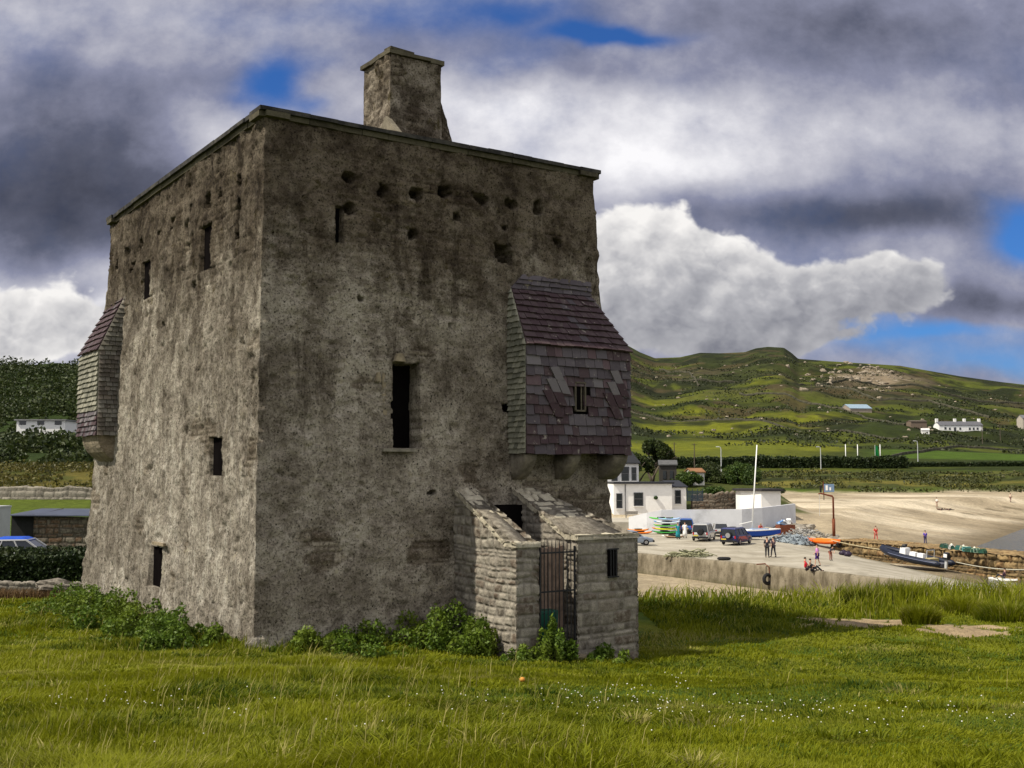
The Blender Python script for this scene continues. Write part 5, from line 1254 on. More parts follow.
def barn(name, px0, px1, D, ytop, ybase, roofh, wallc, roofc, label, cat, depth=6, rz=0, chim=(), wins=(), group=None):
    if D is None: D = gd((px0+px1)/2, ybase, 300)
    x0, _ = P2(px0, D); x1, _ = P2(px1, D); zb = 3.6-(ybase-470)/1100*D; zt = 3.6-(ytop-470)/1100*D; L = x1-x0; cx = (x0+x1)/2
    z0 = min(gz(cx, D), zb); t = empty(name, (cx, D, z0), rz, label, cat, group); M1 = simple(name+'_wall', wallc, .9, .12, 1, .2, dirt=.15); M2 = simple(name+'_roof', roofc, .7, .25, 1.5, .2)
    ze = zt-z0-roofh; MB().loft([[(-L/2, 0, z), (L/2, 0, z), (L/2, depth, z), (-L/2, depth, z)] for z in (-.8, ze)]+[]).build('wall', M1, t)
    g = MB(); g.loft([[(-L/2, 0, ze), (-L/2, depth, ze), (-L/2, depth/2, ze+roofh-.05)], [(L/2, 0, ze), (L/2, depth, ze), (L/2, depth/2, ze+roofh-.05)]]); g.build('gable', M1, t)
    e = .02*L*0+.15; r = MB(); r.loft([[(-L/2-e, -.25, ze-.08), (-L/2-e, depth/2, ze+roofh), (-L/2-e, depth+.25, ze-.08), (-L/2-e, depth+.25, ze+.08), (-L/2-e, depth/2, ze+roofh+.16), (-L/2-e, -.25, ze+.08)], [(L/2+e, -.25, ze-.08), (L/2+e, depth/2, ze+roofh), (L/2+e, depth+.25, ze-.08), (L/2+e, depth+.25, ze+.08), (L/2+e, depth/2, ze+roofh+.16), (L/2+e, -.25, ze+.08)]])
    rf = r.build('roof', M2, t)
    for c in chim: MB().box((c*L, depth/2, ze+roofh+.5), (1.1, 1.2, 2.0)).build('chimney', M1, rf)
    for w, ww, wh, wz in wins: MB().box((w*L, -.04, ze*wz), (ww, .08, wh)).build('window', M_glass, t)
    return t
barn('farmhouse', 939, 983, None, 421.5, 431.5, 1.9, (.82, .81, .78), (.10, .10, .11), 'long white farmhouse with three chimneys on the far hillside', 'house', 7, .03, (-.49, -.07, .15, .49), [(-.36, 1.0, 1.1, .5), (-.26, .9, 1.1, .45), (-.14, 1.1, 1.9, .35), (-.02, .9, 1.1, .45), (.20, .9, 1.1, .45), (.29, .9, 1.1, .45), (.38, .9, 1.1, .45)])
barn('hill_barn', 850, 873, None, 404, 412.5, 2.4, (.30, .25, .2), (.22, .30, .36), 'long barn with pale blue roof high on the hill', 'barn', 12, .15)
barn('ruined_cottage', 911, 927, None, 420.5, 429, .5, (.16, .12, .09), (.10, .08, .06), 'roofless looking brown stone cottage left of the farmhouse', 'cottage', 6, 0)
barn('white_shed', 921.5, 929, None, 428.5, 434, .8, (.75, .74, .70), (.55, .54, .52), 'small white shed just left of the farmhouse', 'shed', 4, -.3)
barn('edge_house', 1023, 1040, None, 415, 429, 1.8, (.40, .36, .30), (.12, .12, .13), 'buff house cut off by the right edge on the hillside', 'house', 7, 0)
barn('garden_shed', 691, 704, 170, 469, 479, .5, (.62, .60, .55), (.22, .11, .05), 'small white shed with rusty orange roof behind the garden', 'shed', 3.5, .15, (), [(.1, .8, .9, .4)])
barn('timber_hut', 659, 676, 172, 461, 479, .6, (.05, .045, .04), (.09, .09, .09), 'dark timber hut with grey roof beside the tall tree', 'hut', 3, -.1, (), [(-.2, .5, 1.3, .5), (.2, .5, 1.3, .5)])
for px, D, Hh, r, n, lab, nm, mt in [(652, 180, 7.4, 3.7, 7000, 'tall dark tree rising behind the white house', 'tree', M_tree), (638, 176, 5.2, 2.8, 3500, 'dark tree half hidden by the house roof', 'tree', M_tree)]:
    x, y = P2(px, D); tree(nm, x, y, Hh, r, lab, 'tree', mt, n, .2)
for px, D, rx, h, n, lab, m in [(744, 172, 3.4, 4.6, 6500, 'big rounded green bush beside the white outbuilding', M_bush), (706, 178, 2.6, 3.4, 3500, 'dark bush behind the rusty roofed shed', M_tree), (725, 176, 3.0, 2.4, 3500, 'olive bush left of the big rounded bush', M_tree), (688, 168, 2.2, 3.0, 3000, 'bush between timber hut and rusty roofed shed', M_bush), (672, 164, 2.2, 2.2, 2500, 'low hedge plants behind the flat roofed extension', M_tree), (712, 160, 2.4, 1.8, 2500, 'low scrub in front of the rusty roofed shed', M_bush), (768, 186, 3.5, 1.6, 3000, 'low scrub right of the big rounded bush', M_tree), (706, 232, 3.6, 3.6, 3000, 'dark round bush below the far hedge', M_tree)]:
    x, y = P2(px, D); z = 3.6-(([0, 0][0])) if False else None
    bush('bush', x, y, rx, rx, h, lab, 'bush', m, n, .17, 'garden bushes behind the harbour')
# hedge lines across the fields
x0, y0 = P2(650, 310); x1, y1 = P2(905, 312); hedge(x0, y0, x1, y1, 3.2, 3.0, 'long dark hedge along the foot of the hill', M_hedge, 22000, .4)
x0, y0 = P2(903, 316); x1, y1 = P2(1120, 330); hedge(x0, y0, x1, y1, 1.6, 1.3, 'low dark hedge continuing right beyond the green banner', M_hedge, 9000, .3)
def hill_wall(pts, h, lab, seed):
    P = [P2(px, D) for px, D in pts]; field_wall('hill_wall', P, h*.62, .8, lab, .6, 'walls crossing the hillside', .5, M_hw, seed)
M_hw = stone_mat('hill_wall_stone', (.03, .03, .02), (.08, .075, .05), (.015, .015, .012), None, .1, .4)
hill_wall([(880, 345), (900, 368), (935, 400), (960, 420), (1060, 440)], 1.4, 'bushy field wall climbing right from the green banner', 1)
hill_wall([(620, 760), (700, 740), (800, 735), (880, 780), (960, 790), (1060, 800)], 2.2, 'long wall contouring high across the hill', 2)
hill_wall([(740, 640), (820, 600), (880, 560), (905, 520)], 1.6, 'wall slanting down below the blue roofed barn', 3)
hill_wall([(620, 560), (680, 520), (760, 500), (850, 470), (900, 452)], 1.5, 'wall along the lower edge of the bright pasture', 4)
hill_wall([(990, 600), (930, 640), (880, 640), (820, 690)], 1.8, 'wall running from barn towards the right above the farmhouse', 5)
hill_wall([(700, 700), (690, 820), (660, 900)], 2.0, 'wall climbing straight up the left of the hill', 6)
# boulders and crags
def crags():
    mb = MB(); r = np.random.default_rng(5)
    for _ in range(110):
        px, D = r.normal(850, 26), r.normal(800, 70)
        if r.random() < .3: px, D = r.normal(876, 9), r.normal(850, 40)
        x, y = P2(px, D); s = r.uniform(.6, 2.2); mb.ball((x, y, gz(x, y)+s*.1), (s*r.uniform(.8, 1.8), s, s*r.uniform(.5, 1.1)), 7, 5, nz=.9)
    tag(mb.build('crags', M_rock2, None, False), kind='stuff')
    mb = MB()
    for _ in range(170):
        px, D = r.uniform(620, 1060), r.uniform(430, 900); x, y = P2(px, D); s = r.uniform(.3, .95); mb.ball((x, y, gz(x, y)+s*.2), (s*1.3, s, s*.7), 6, 4, nz=.8)
    tag(mb.build('scattered_stones', M_rock2, None, False), kind='stuff')
    n = 60000; P = []
    u = r.uniform(.10, .62, n); Y = r.uniform(400, 920, n); X = u*Y; k = fbm(X*.03+40, Y*.045, 5)+.3*fbm(X*.1, Y*.1, 3) > .02; X, Y = X[k], Y[k]
    mb = MB(); leaves(mb, np.c_[X, Y, terr(X, Y, False)+r.uniform(0, .7, len(X))], .6); tag(mb.build('heather', M_heath), kind='stuff')  # heather scattered over the same dark patches that carry painted cloud shade
    n = 26000; u = r.uniform(.18, .62, n); Y = r.uniform(240, 290, n); X = u*Y; k = fbm(X*.1+3, Y*.2, 4) > .0; X, Y = X[k], Y[k]
    mb = MB(); leaves(mb, np.c_[X, Y, terr(X, Y, False)+r.uniform(0, .7, len(X))], .3); tag(mb.build('dune_scrub', M_dsc), kind='stuff')
M_rock2 = simple('pale_crag', (.25, .21, .155), .95, .5, .4, .8, dist=.4)
M_heath = leaf_mat('heather_leaves', (.012, .018, .006), (.035, .045, .012), (.05, .05, .015), .1)
M_dsc = leaf_mat('dune_leaves', (.022, .03, .008), (.06, .065, .015), (.10, .09, .02), .15)
crags()

# ------------------------------------------------------------------ poles and posts
M_pole = simple('pole_wood', (.10, .08, .06), .9); M_galv = simple('galvanised', (.55, .56, .56), .5, .1, 5, 0, .3); M_wpole = simple('white_pole', (.75, .75, .72), .5, .05, 5, 0); M_rust = simple('rust', (.16, .05, .025), .9, .45, 6, .4)
def lamp_post(px, D, h, lab):
    x, y = P2(px, D); t = empty('street_lamp', (x, y, gz(x, y)), 0, lab, 'street lamp', 'lamp posts along the shore road')
    MB().tube([(0, 0, 0), (0, 0, h*.9), (-.1, 0, h*.98), (-.5, 0, h)], [.13, .10, .09, .08], 6).build('post', M_galv, t); MB().box((-.8, 0, h), (.9, .3, .16), top=(.8, .8)).build('lamp_head', M_galv, t)
for a in ((720.6, 270, 6.8, 'lamp post above the big rounded bush'), (820, 306, 6.2, 'lamp post behind the dark hedge left of the goalposts'), (917, 318, 7.4, 'lamp post right of the green banner'),): lamp_post(*a)
def tele_pole(px, D, h, lab):
    x, y = P2(px, D); t = empty('telegraph_pole', (x, y, gz(x, y)), .4, lab, 'telegraph pole', 'wooden telegraph poles')
    MB().tube([(0, 0, -.2), (0, 0, h)], [.16, .11], 7).build('post', M_pole, t); MB().box((0, 0, h-.4), (1.6, .1, .12)).build('crossarm', M_pole, t)
for a in ((674, 290, 7.6, 'telegraph pole just right of the tall dark tree'), (694, 292, 7.4, 'telegraph pole above the rusty roofed shed'), (982, 452, 7.5, 'telegraph pole by the far farmhouse'), (1000, 520, 8, 'distant telegraph pole near the right edge'), (812, 640, 8, 'lone telegraph pole left of the blue roofed barn')): tele_pole(*a)
for px, lab in ((845, 'left white goalpost upright standing at the hedge'), (857, 'second white goalpost upright beside the first'), (879.5, 'white upright beside the green banner')):
    x, y = P2(px, 318); o = MB().tube([(0, 0, -.2), (0, 0, 6.2)], [.13, .11], 8).ball((0, 0, 6.25), .14, 8, 6).build('goalpost', M_wpole, None, True); o.location = (x, y, gz(x, y)); tag(o, lab, 'goalpost', 'white uprights on the playing field')
x, y = P2(876, 317); t = empty('green_banner', (x, y, gz(x, y)), .2, 'tall narrow green banner flying beside a white upright', 'banner'); MB().tube([(-.5, 0, 0), (-.5, 0, 6.2)], .05, 6).build('pole', M_wpole, t)
P = np.array([[(-.45+w*.55*(1+.15*math.sin(z)), .16*math.sin(z*1.7+w*2), z) for w in (0, .4, .8, 1.2, 1.6, 2.0)] for z in np.linspace(.8, 6, 14)]); m = MB(); m.grid(P); m.grid(P[:, ::-1]+np.array((0, .02, 0))); m.build('cloth', simple('green_cloth', (.01, .22, .05), .8), t)

# ------------------------------------------------------------------ people
M_skin = simple('skin', (.50, .30, .21), .6, .1, 6, 0); M_hair = simple('dark_hair', (.03, .02, .015), .7); M_hair2 = simple('fair_hair', (.25, .17, .08), .7)
CL = {}
def cloth(col):
    if col not in CL: CL[col] = simple('cloth_'+'_'.join(str(int(c*100)) for c in col), col, .85, .15, 6, .1)
    return CL[col]
def skinned(name, joints, edges, mat, parent, sub=1):
    me = bpy.data.meshes.new(name); me.from_pydata([j[:3] for j in joints], edges, []); o = bpy.data.objects.new(name, me); scene.collection.objects.link(o)
    o.modifiers.new('s', 'SKIN').use_smooth_shade = True
    for i, j in enumerate(joints):
        r = j[3]; me.skin_vertices[0].data[i].radius = (r, r) if not hasattr(r, '__len__') else r
    me.skin_vertices[0].data[0].use_root = True
    sb = o.modifiers.new('b', 'SUBSURF'); sb.levels = sub; sb.render_levels = sub
    dg = bpy.context.evaluated_depsgraph_get(); m2 = bpy.data.meshes.new_from_object(o.evaluated_get(dg)); bpy.data.objects.remove(o); m2.name = name; m2.materials.clear(); m2.materials.append(mat)
    o = bpy.data.objects.new(name, m2); scene.collection.objects.link(o); o.parent = parent; return o
def person(loc, rz, label, top, bottom, pose='stand', h=1.72, hair=None, shorts=False, robe=False, tilt=0):
    t = empty('person', loc, rz, label, 'person'); k = h/1.75
    if pose == 'sit':
        J = dict(pel=(0, 0, .12), hl=(.04, .10, .12), hr=(.04, -.10, .12), kl=(.42, .13, .42), kr=(.40, -.12, .36), al=(.68, .12, .08), ar=(.78, -.12, .07), fl=(.84, .13, .05), fr=(.92, -.12, .05), ch=(-.10, 0, .48), nk=(-.10, 0, .66), hd=(-.07, 0, .80), tp=(-.07, 0, .92), sl=(-.1, .17, .60), sr=(-.1, -.17, .60), el=(.08, .22, .36), er=(.05, -.22, .36), wl=(.30, .14, .40), wr=(.26, -.12, .38))
    elif pose == 'lie':
        J = dict(pel=(0, 0, .14), hl=(.04, .10, .12), hr=(.04, -.10, .12), kl=(.46, .12, .30), kr=(.48, -.12, .16), al=(.86, .12, .08), ar=(.92, -.12, .08), fl=(1.0, .12, .14), fr=(1.06, -.12, .14), ch=(-.34, 0, .20), nk=(-.54, 0, .28), hd=(-.66, 0, .34), tp=(-.76, 0, .36), sl=(-.48, .17, .22), sr=(-.48, -.17, .22), el=(-.40, .30, .10), er=(-.40, -.30, .10), wl=(-.18, .32, .10), wr=(-.18, -.32, .10))
    elif pose == 'bend':
        J = dict(pel=(-.12, 0, .92), hl=(-.1, .10, .90), hr=(-.1, -.10, .90), kl=(.0, .12, .50), kr=(.02, -.12, .50), al=(-.06, .12, .09), ar=(-.04, -.12, .09), fl=(.12, .13, .04), fr=(.14, -.12, .04), ch=(.12, 0, 1.20), nk=(.28, 0, 1.36), hd=(.38, 0, 1.46), tp=(.43, 0, 1.56), sl=(.24, .17, 1.32), sr=(.24, -.17, 1.32), el=(.34, .2, 1.06), er=(.36, -.2, 1.06), wl=(.50, .12, .88), wr=(.50, -.10, .88))
    else:
        w = .16 if pose == 'walk' else .02
        J = dict(pel=(0, 0, .95), hl=(0, .10, .92), hr=(0, -.10, .92), kl=(w*.7, .11, .50), kr=(-w*.3, -.11, .50), al=(w, .12, .09), ar=(-w*1.3, -.12, .10), fl=(w+.17, .14, .04), fr=(-w*1.3+.16, -.14, .04), ch=(.0, 0, 1.26), nk=(0, 0, 1.48), hd=(.02, 0, 1.62), tp=(.01, 0, 1.73), sl=(0, .19, 1.42), sr=(0, -.19, 1.42), el=(-.02-w*.5, .25, 1.15), er=(.04+w*.5, -.25, 1.15), wl=(.08-w, .24, .92), wr=(.16+w, -.22, .95))
    rad = dict(pel=.125, hl=.095, hr=.095, kl=.06, kr=.06, al=.042, ar=.042, fl=.035, fr=.035, ch=.135, nk=.055, hd=.098, tp=.055, sl=.06, sr=.06, el=.042, er=.042, wl=.03, wr=.03)
    E_ = [('pel', 'hl'), ('hl', 'kl'), ('kl', 'al'), ('al', 'fl'), ('pel', 'hr'), ('hr', 'kr'), ('kr', 'ar'), ('ar', 'fr'), ('pel', 'ch'), ('ch', 'nk'), ('nk', 'hd'), ('hd', 'tp'), ('ch', 'sl'), ('sl', 'el'), ('el', 'wl'), ('ch', 'sr'), ('sr', 'er'), ('er', 'wr')]
    for a, b, c in (('wl', 'el', 'ml'), ('wr', 'er', 'mr')):
        v = np.array(J[a])-np.array(J[b]); v = v/np.linalg.norm(v); J[c] = tuple(np.array(J[a])+v*.10); rad[c] = .038; E_.append((a, c))
    def mk(names, extra, name, mat, edges=None, ov={}):
        ns = list(names); ed = [(ns.index(a), ns.index(b)) for a, b in E_ if a in ns and b in ns]
        js = [(*(np.array(ov.get(n, J[n]))*k), (rad[n]+extra)*k) for n in ns]; return skinned(name, js, ed, mat, t)
    mk(J.keys(), 0, 'body', M_skin)
    mid = lambda a, b, f: tuple(np.array(J[a])*(1-f)+np.array(J[b])*f)
    mk(['ch', 'pel', 'nk', 'sl', 'sr', 'el', 'er'], .018, 'shirt', cloth(top), ov={'nk': mid('ch', 'nk', .75)} | ({} if shorts else {}))
    if robe:
        a = np.array(J['pel']); m = MB(); m.loft([[((.30-.05*i)*k*math.cos(q), (.27-.035*i)*k*math.sin(q), z*k) for q in np.linspace(0, 2*math.pi, 12, endpoint=False)] for i, z in enumerate((.22, .6, .95, 1.25, 1.42))]); m.build('robe', cloth(top), t, True)
    ns = ['pel', 'hl', 'hr', 'kl', 'kr'] if shorts else ['pel', 'hl', 'hr', 'kl', 'kr', 'al', 'ar']; mk(ns, .016, 'trousers', cloth(bottom))
    hd = np.array(J['hd']); tp = np.array(J['tp']); m = MB(); m.ball(tuple((hd*.35+tp*.65+np.array((-.02, 0, .0)))*k), (.095*k, .088*k, .085*k), 10, 7); m.build('hair', hair or M_hair, t, True)
    if not shorts or True:
        for s_ in ('l', 'r'): 
            a = np.array(J['a'+s_]); f = np.array(J['f'+s_]); MB().tube([tuple((a*.8+f*.2-np.array((.04, 0, .02)))*k), tuple(f*k)], [.05*k, .045*k], 8).build('shoe', M_rubber, t, True)
    return t
def Q(px, py, dz=0): x, y = onz(px, py, QZ); z = qz(x, y); x, y = onz(px, py, z+.02); return (x, y, qz(x, y)+.02+dz)
def B(px, py): D = gd(px, py, 118); x, y = P2(px, D); return (x, y, gz(x, y))
person(Q(767.3, 557.5), 1.2, 'standing person in black jacket, left of the dark clad pair on the quay', (.02, .02, .03), (.02, .02, .025))
person(Q(773.5, 557), 1.9, 'standing person in brown grey jacket, right of the dark clad pair on the quay', (.10, .07, .08), (.03, .03, .04), 'walk', 1.68)
person(Q(817.5, 566), 2.6, 'person in pink top holding dark purple skirt beside the seated pair', (.55, .22, .50), (.05, .02, .14), 'walk', 1.66, shorts=True)
person(Q(806.5, 570), -.3, 'seated person in bright red jacket near the slip edge', (.55, .01, .03), (.03, .02, .03), 'sit')
person(Q(811.5, 571), -.2, 'seated person in black leaning on the red jacketed one', (.015, .015, .02), (.015, .015, .02), 'sit', 1.65)
person(Q(831, 560.5), -1.2, 'child in dark top and reddish leggings bending on the slip', (.04, .04, .06), (.28, .10, .07), 'bend', 1.3)
person(Q(678, 539), -1.3, 'person wrapped in a teal robe beside the stacked kayaks', (.02, .22, .27), (.02, .1, .14), robe=True)
person(Q(685, 538), -1.6, 'person wrapped in a white robe next to the teal robe', (.75, .74, .72), (.3, .3, .3), robe=True)
person(Q(760, 537.5), -1.5, 'person in coral red top leaning over the blue sailing boat', (.60, .12, .10), (.05, .06, .12), 'bend', 1.7, M_hair2)
person(B(873, 541), -1.4, 'walker in red clothes on the sand beyond the stone pier', (.50, .05, .04), (.45, .10, .08), 'walk')
person(B(922, 544), 1.7, 'walker in violet blue jacket on the sand beyond the stone pier', (.12, .07, .42), (.05, .04, .12), 'stand', 1.6)
person(B(934.5, 507), 0, 'bather in white shirt standing by two people lying on the beach', (.8, .78, .74), (.35, .22, .16), 'walk')
person(B(938, 510), .3, 'dark clothed person lying on the beach, left of the lying two', (.05, .02, .02), (.05, .03, .03), 'lie')
person(B(946, 510), .2, 'dark clothed person lying on the beach, right of the lying two', (.03, .03, .05), (.04, .03, .03), 'lie')
person(B(1008, 502), .4, 'lone stroller high on the sand near the right edge', (.55, .45, .35), (.2, .12, .1), 'walk')

# ------------------------------------------------------------------ boats and gear
def kayak(loc, rz, col, label, L=2.9, roll=0.0, group=None, white=False):
    t = empty('kayak', loc, rz, label, 'kayak', group); m = MB(); secs = []
    for i in range(13):
        a = -1+i/6; w = .36*(1-abs(a)**2.4)+.02; zt = .20+.12*a*a; zb = .02+.20*a**4; secs.append([(a*L/2, w*math.cos(q), (zt+zb)/2+(zt-zb)/2*math.sin(q)) for q in np.linspace(0, 2*math.pi, 10, endpoint=False)])
    m.loft(secs); M = plastic(col); m.build('hull', M, t, True)
    c = MB(); c.loft([[(.45*math.cos(q)*s, .2*math.sin(q)*s, z) for q in np.linspace(0, 2*math.pi, 12, endpoint=False)] for s, z in ((1, .20), (1.05, .30), (.9, .315), (.85, .22))]); c.build('cockpit', M_rubber, t, True)
    t.rotation_euler = (roll, 0, rz); return t
PLC = {}
def plastic(col):
    if col not in PLC: PLC[col] = simple('plastic_%d_%d_%d' % tuple(int(c*100) for c in col), col, .4, .08, 3, 0)
    return PLC[col]
bx, by, bz = Q(667, 534)
for i, (dx, dy, dz, col, lab, rz) in enumerate([
    (-.1, 0, .05, (.05, .30, .06), 'dark green kayak at the bottom front of the stack', .1), (-.2, 1.0, .05, (.03, .18, .20), 'teal kayak at the bottom back of the stack', -.1),
    (.0, .1, .42, (.62, .60, .03), 'yellow kayak lying second from the bottom of the stack', .15), (-.2, .9, .42, (.65, .16, .02), 'orange kayak behind the yellow one in the stack', 0),
    (-.1, .2, .80, (.08, .36, .07), 'mid green kayak in the middle of the stack', -.12), (.1, 1.0, .80, (.60, .20, .03), 'orange kayak in the middle back of the stack', .2),
    (.2, .2, 1.18, (.62, .68, .75), 'white kayak third from the top of the stack', .1), (.0, .9, 1.18, (.10, .30, .60), 'blue kayak under the topmost pair of the stack', .05),
    (.35, .3, 1.56, (.35, .52, .75), 'pale blue kayak lying topmost right of the stack', .28), (-.55, .8, 1.60, (.08, .42, .05), 'bright green kayak lying topmost left of the stack', -.35)]):
    kayak((bx+dx, by+dy, bz+dz), rz, col, lab, 2.8, 0, 'kayaks stacked against the white wall')
x, y, z = Q(641, 534); kayak((x, y+.3, z), .05, (.75, .17, .01), 'orange kayak lying alone on the quay left of the stack', 2.7); kayak((x-.2, y+1.0, z+.25), .1, (.72, .22, .02), 'orange kayak propped behind the lone orange one', 2.5)
x, y, z = Q(672, 537.5); kayak((x, y, z), .2, (.75, .74, .70), 'white kayak on the quay in front of the stack', 2.4, .3); kayak((x+.2, y-.6, z), .1, (.28, .18, .10), 'brown paddle board beside the white kayak', 2.3)
# cars on the quay
x, y, z = Q(706, 541); car(x, y+1.2, z, R(70)+math.pi*0, M_silver, 'silver off road car with black spare wheel on its back', 4.4, 1.8, 1.85, True, 'rubber')
x, y, z = Q(739, 545); car(x, y+1.2, z, R(58), M_navy, 'navy off road car with paint matched spare wheel cover', 4.5, 1.8, 1.72, True, 'alloy')
x, y, z = Q(695, 534); car(x-.6, y+2.4, z, R(80), M_blue, 'blue estate car half hidden behind the silver one', 4.2, 1.7, 1.75, True)
x, y, z = Q(634, 545); car(x-.2, y, z, R(5), M_slv2, 'grey car mostly hidden behind the gate pier', 4.0, 1.7, 1.45, False)
x, y, z = Q(723, 536); car(x-.2, y+.6, z, R(85), M_silver, 'second silver car between the silver and navy off roaders', 3.8, 1.6, 1.5, False)

def sail_boat():
    x, y, z = Q(762, 540); t = empty('sailing_boat', (x+.25, y+.6, z+.12), .12, 'blue and white sailing dinghy ashore with tall leaning white mast', 'sailing boat'); L = 3.9
    m = MB(); secs = []
    for i in range(11):
        a = i/10; w = .85*(1-a**2.6)+.02; zt = .85+.12*a*a; secs.append([(-L/2+L*a, -w, zt), (-L/2+L*a, -w*.85, .35+.2*a**3), (-L/2+L*a, 0, .12+.45*a**3), (-L/2+L*a, w*.85, .35+.2*a**3), (-L/2+L*a, w, zt)])
    m.loft(secs); m.build('hull', plastic((.01, .06, .34)), t, False)
    d = MB(); d.loft([[(-L/2+L*a, -w-.04, z_), (-L/2+L*a, w+.04, z_), (-L/2+L*a, w+.04, z_+.1), (-L/2+L*a, -w-.04, z_+.1)] for a, w, z_ in [(i/10, .85*(1-(i/10)**2.6)+.02, .84+.12*(i/10)**2) for i in range(11)]]); d.build('deck', M_white, t)
    MB().box((-.4, 0, 1.0), (1.8, .9, .14)).build('cockpit_cover', plastic((.25, .32, .45)), t)
    MB().tube([(-1.15, .2, .7), (-.35, .4, 9.9)], [.09, .06], 8).build('mast', M_wpole, t, True)
    MB().tube([(-1.1, .2, 1.8), (-2.6, 0, 1.5)], .05, 6).build('boom', M_wpole, t)
sail_boat()
def rib():
    t = empty('inflatable_boat', (36.6, 101.5, -4.95), math.atan2(104.6-98.5, 35.0-38.6), 'long black rigid inflatable boat grounded on the slip by the pier', 'boat'); L = 7.4
    t.rotation_euler = (0, math.radians(-5.5), t.rotation_euler[2])
    path = [(-3.4, -1.0, .62), (-2, -1.08, .62), (0, -1.08, .64), (1.6, -.98, .70), (2.7, -.62, .82), (3.35, -.2, .93), (3.5, 0, .96), (3.35, .2, .93), (2.7, .62, .82), (1.6, .98, .70), (0, 1.08, .64), (-2, 1.08, .62), (-3.4, 1.0, .62)]
    MB().tube([(-3.75, -1.0, .6)]+path+[(-3.75, 1.0, .6)], [.12]+[.27]*13+[.12], 12).build('tube', simple('hypalon', (.012, .016, .03), .45, .1, 4, 0), t, True)
    ln = MB(); ln.tube([(a*1.0, b*1.27 if abs(b) > .3 else b, c+.06) for a, b, c in path], .03, 5); ln.build('grab_line', plastic((.12, .14, .22)), t)
    h = MB(); h.loft([[(X, -w, .55+e), (X, 0, .05+k), (X, w, .55+e)] for X, w, e, k in ((-3.3, .95, 0, .1), (0, .95, 0, .0), (1.8, .8, .08, .12), (3.1, .12, .25, .6))], True); h.build('hull', plastic((.10, .10, .12)), t)
    MB().box((-.3, 0, .50), (5.8, 1.6, .06)).build('deck', plastic((.22, .24, .27)), t)
    c = empty('console', (.9, 0, .5)); c.parent = t
    MB().box((0, 0, .42), (.75, .75, .85), top=(.75, .9)).build('console_box', M_white, c); MB().box((.12, 0, .98), (.05, .7, .35), M=Matrix.Rotation(-.4, 3, 'Y')).build('windscreen', M_glass, c)
    for X in (-.1, -.95): MB().box((X, 0, .80), (.72, .5, .6), top=(.85, .8)).build('seat', M_white, t)
    MB().box((-2.1, .0, .7), (.5, 1.2, .35)).build('locker', plastic((.45, .36, .16)), t)
    MB().tube([(-1.9, .5, .5), (-1.9, .5, 1.55), (-1.9, -.5, 1.55), (-1.9, -.5, .5)], .035, 6).build('a_frame', M_galv, t)
    e = empty('outboard_motor', (-3.5, 0, .85)); e.parent = t; MB().box((-.1, 0, .45), (.55, .45, .6), top=(.7, .8)).build('cowl', M_glass, e); MB().box((-.1, 0, -.2), (.22, .16, .9)).build('leg', M_galv, e); MB().box((-.15, .25, .5), (.35, .05, .3)).build('cowl_stripe', M_white, e)
rib()
def rope(name, a, b, sag, r, col, lab, n=14):
    a, b = np.array(a, float), np.array(b, float); pts = []
    for i in range(n+1):
        f = i/n; p = a*(1-f)+b*f; p[2] -= sag*4*f*(1-f); pts.append(tuple(p))
    o = MB().tube(pts, r, 5).build(name, simple(name+'_fibre', col, .9), None, True); tag(o, lab, 'rope', 'mooring ropes')
rope('rope', (39.2, 98.0, -4.5), (46.3, 87.5, -3.4), .75, .045, (.42, .40, .32), 'pale rope sagging from the boat stern to the pier')
rope('rope', (35.0, 104.6, -3.9), (32.6, 117, -3.5), .12, .045, (.42, .36, .22), 'pale rope running from the boat bow up to the pier root')
def orange_boat():
    x, y, z = Q(826, 547); t = empty('orange_dinghy', (x, y+.8, z+.1), -.95, 'long orange rescue dinghy resting on low wheels near the davit', 'boat')
    m = MB(); secs = []
    for i in range(11):
        a = -1+i/5; w = .62*(1-abs(a)**3)+.05; secs.append([(a*2.1, w*math.cos(q), .55+.28*math.sin(q)*(1-.3*a*a)+.12*a*a) for q in np.linspace(0, 2*math.pi, 12, endpoint=False)])
    m.loft(secs); m.build('hull', plastic((.75, .13, .01)), t, True)
    MB().box((.3, 0, .84), (2.2, .5, .08)).build('thwart', plastic((.85, .30, .04)), t)
    for X in (-1.9, 1.9): w = MB(); w.torus((X, 0, .32), .22, .11, (1, 0, .2)); w.build('wheel', M_rubber, t, True)
    for X in (-1.7, 1.7):
        MB().tube([(X, -.5, .3), (X, .5, .3)], .05, 6).build('axle', M_galv, t)
orange_boat()
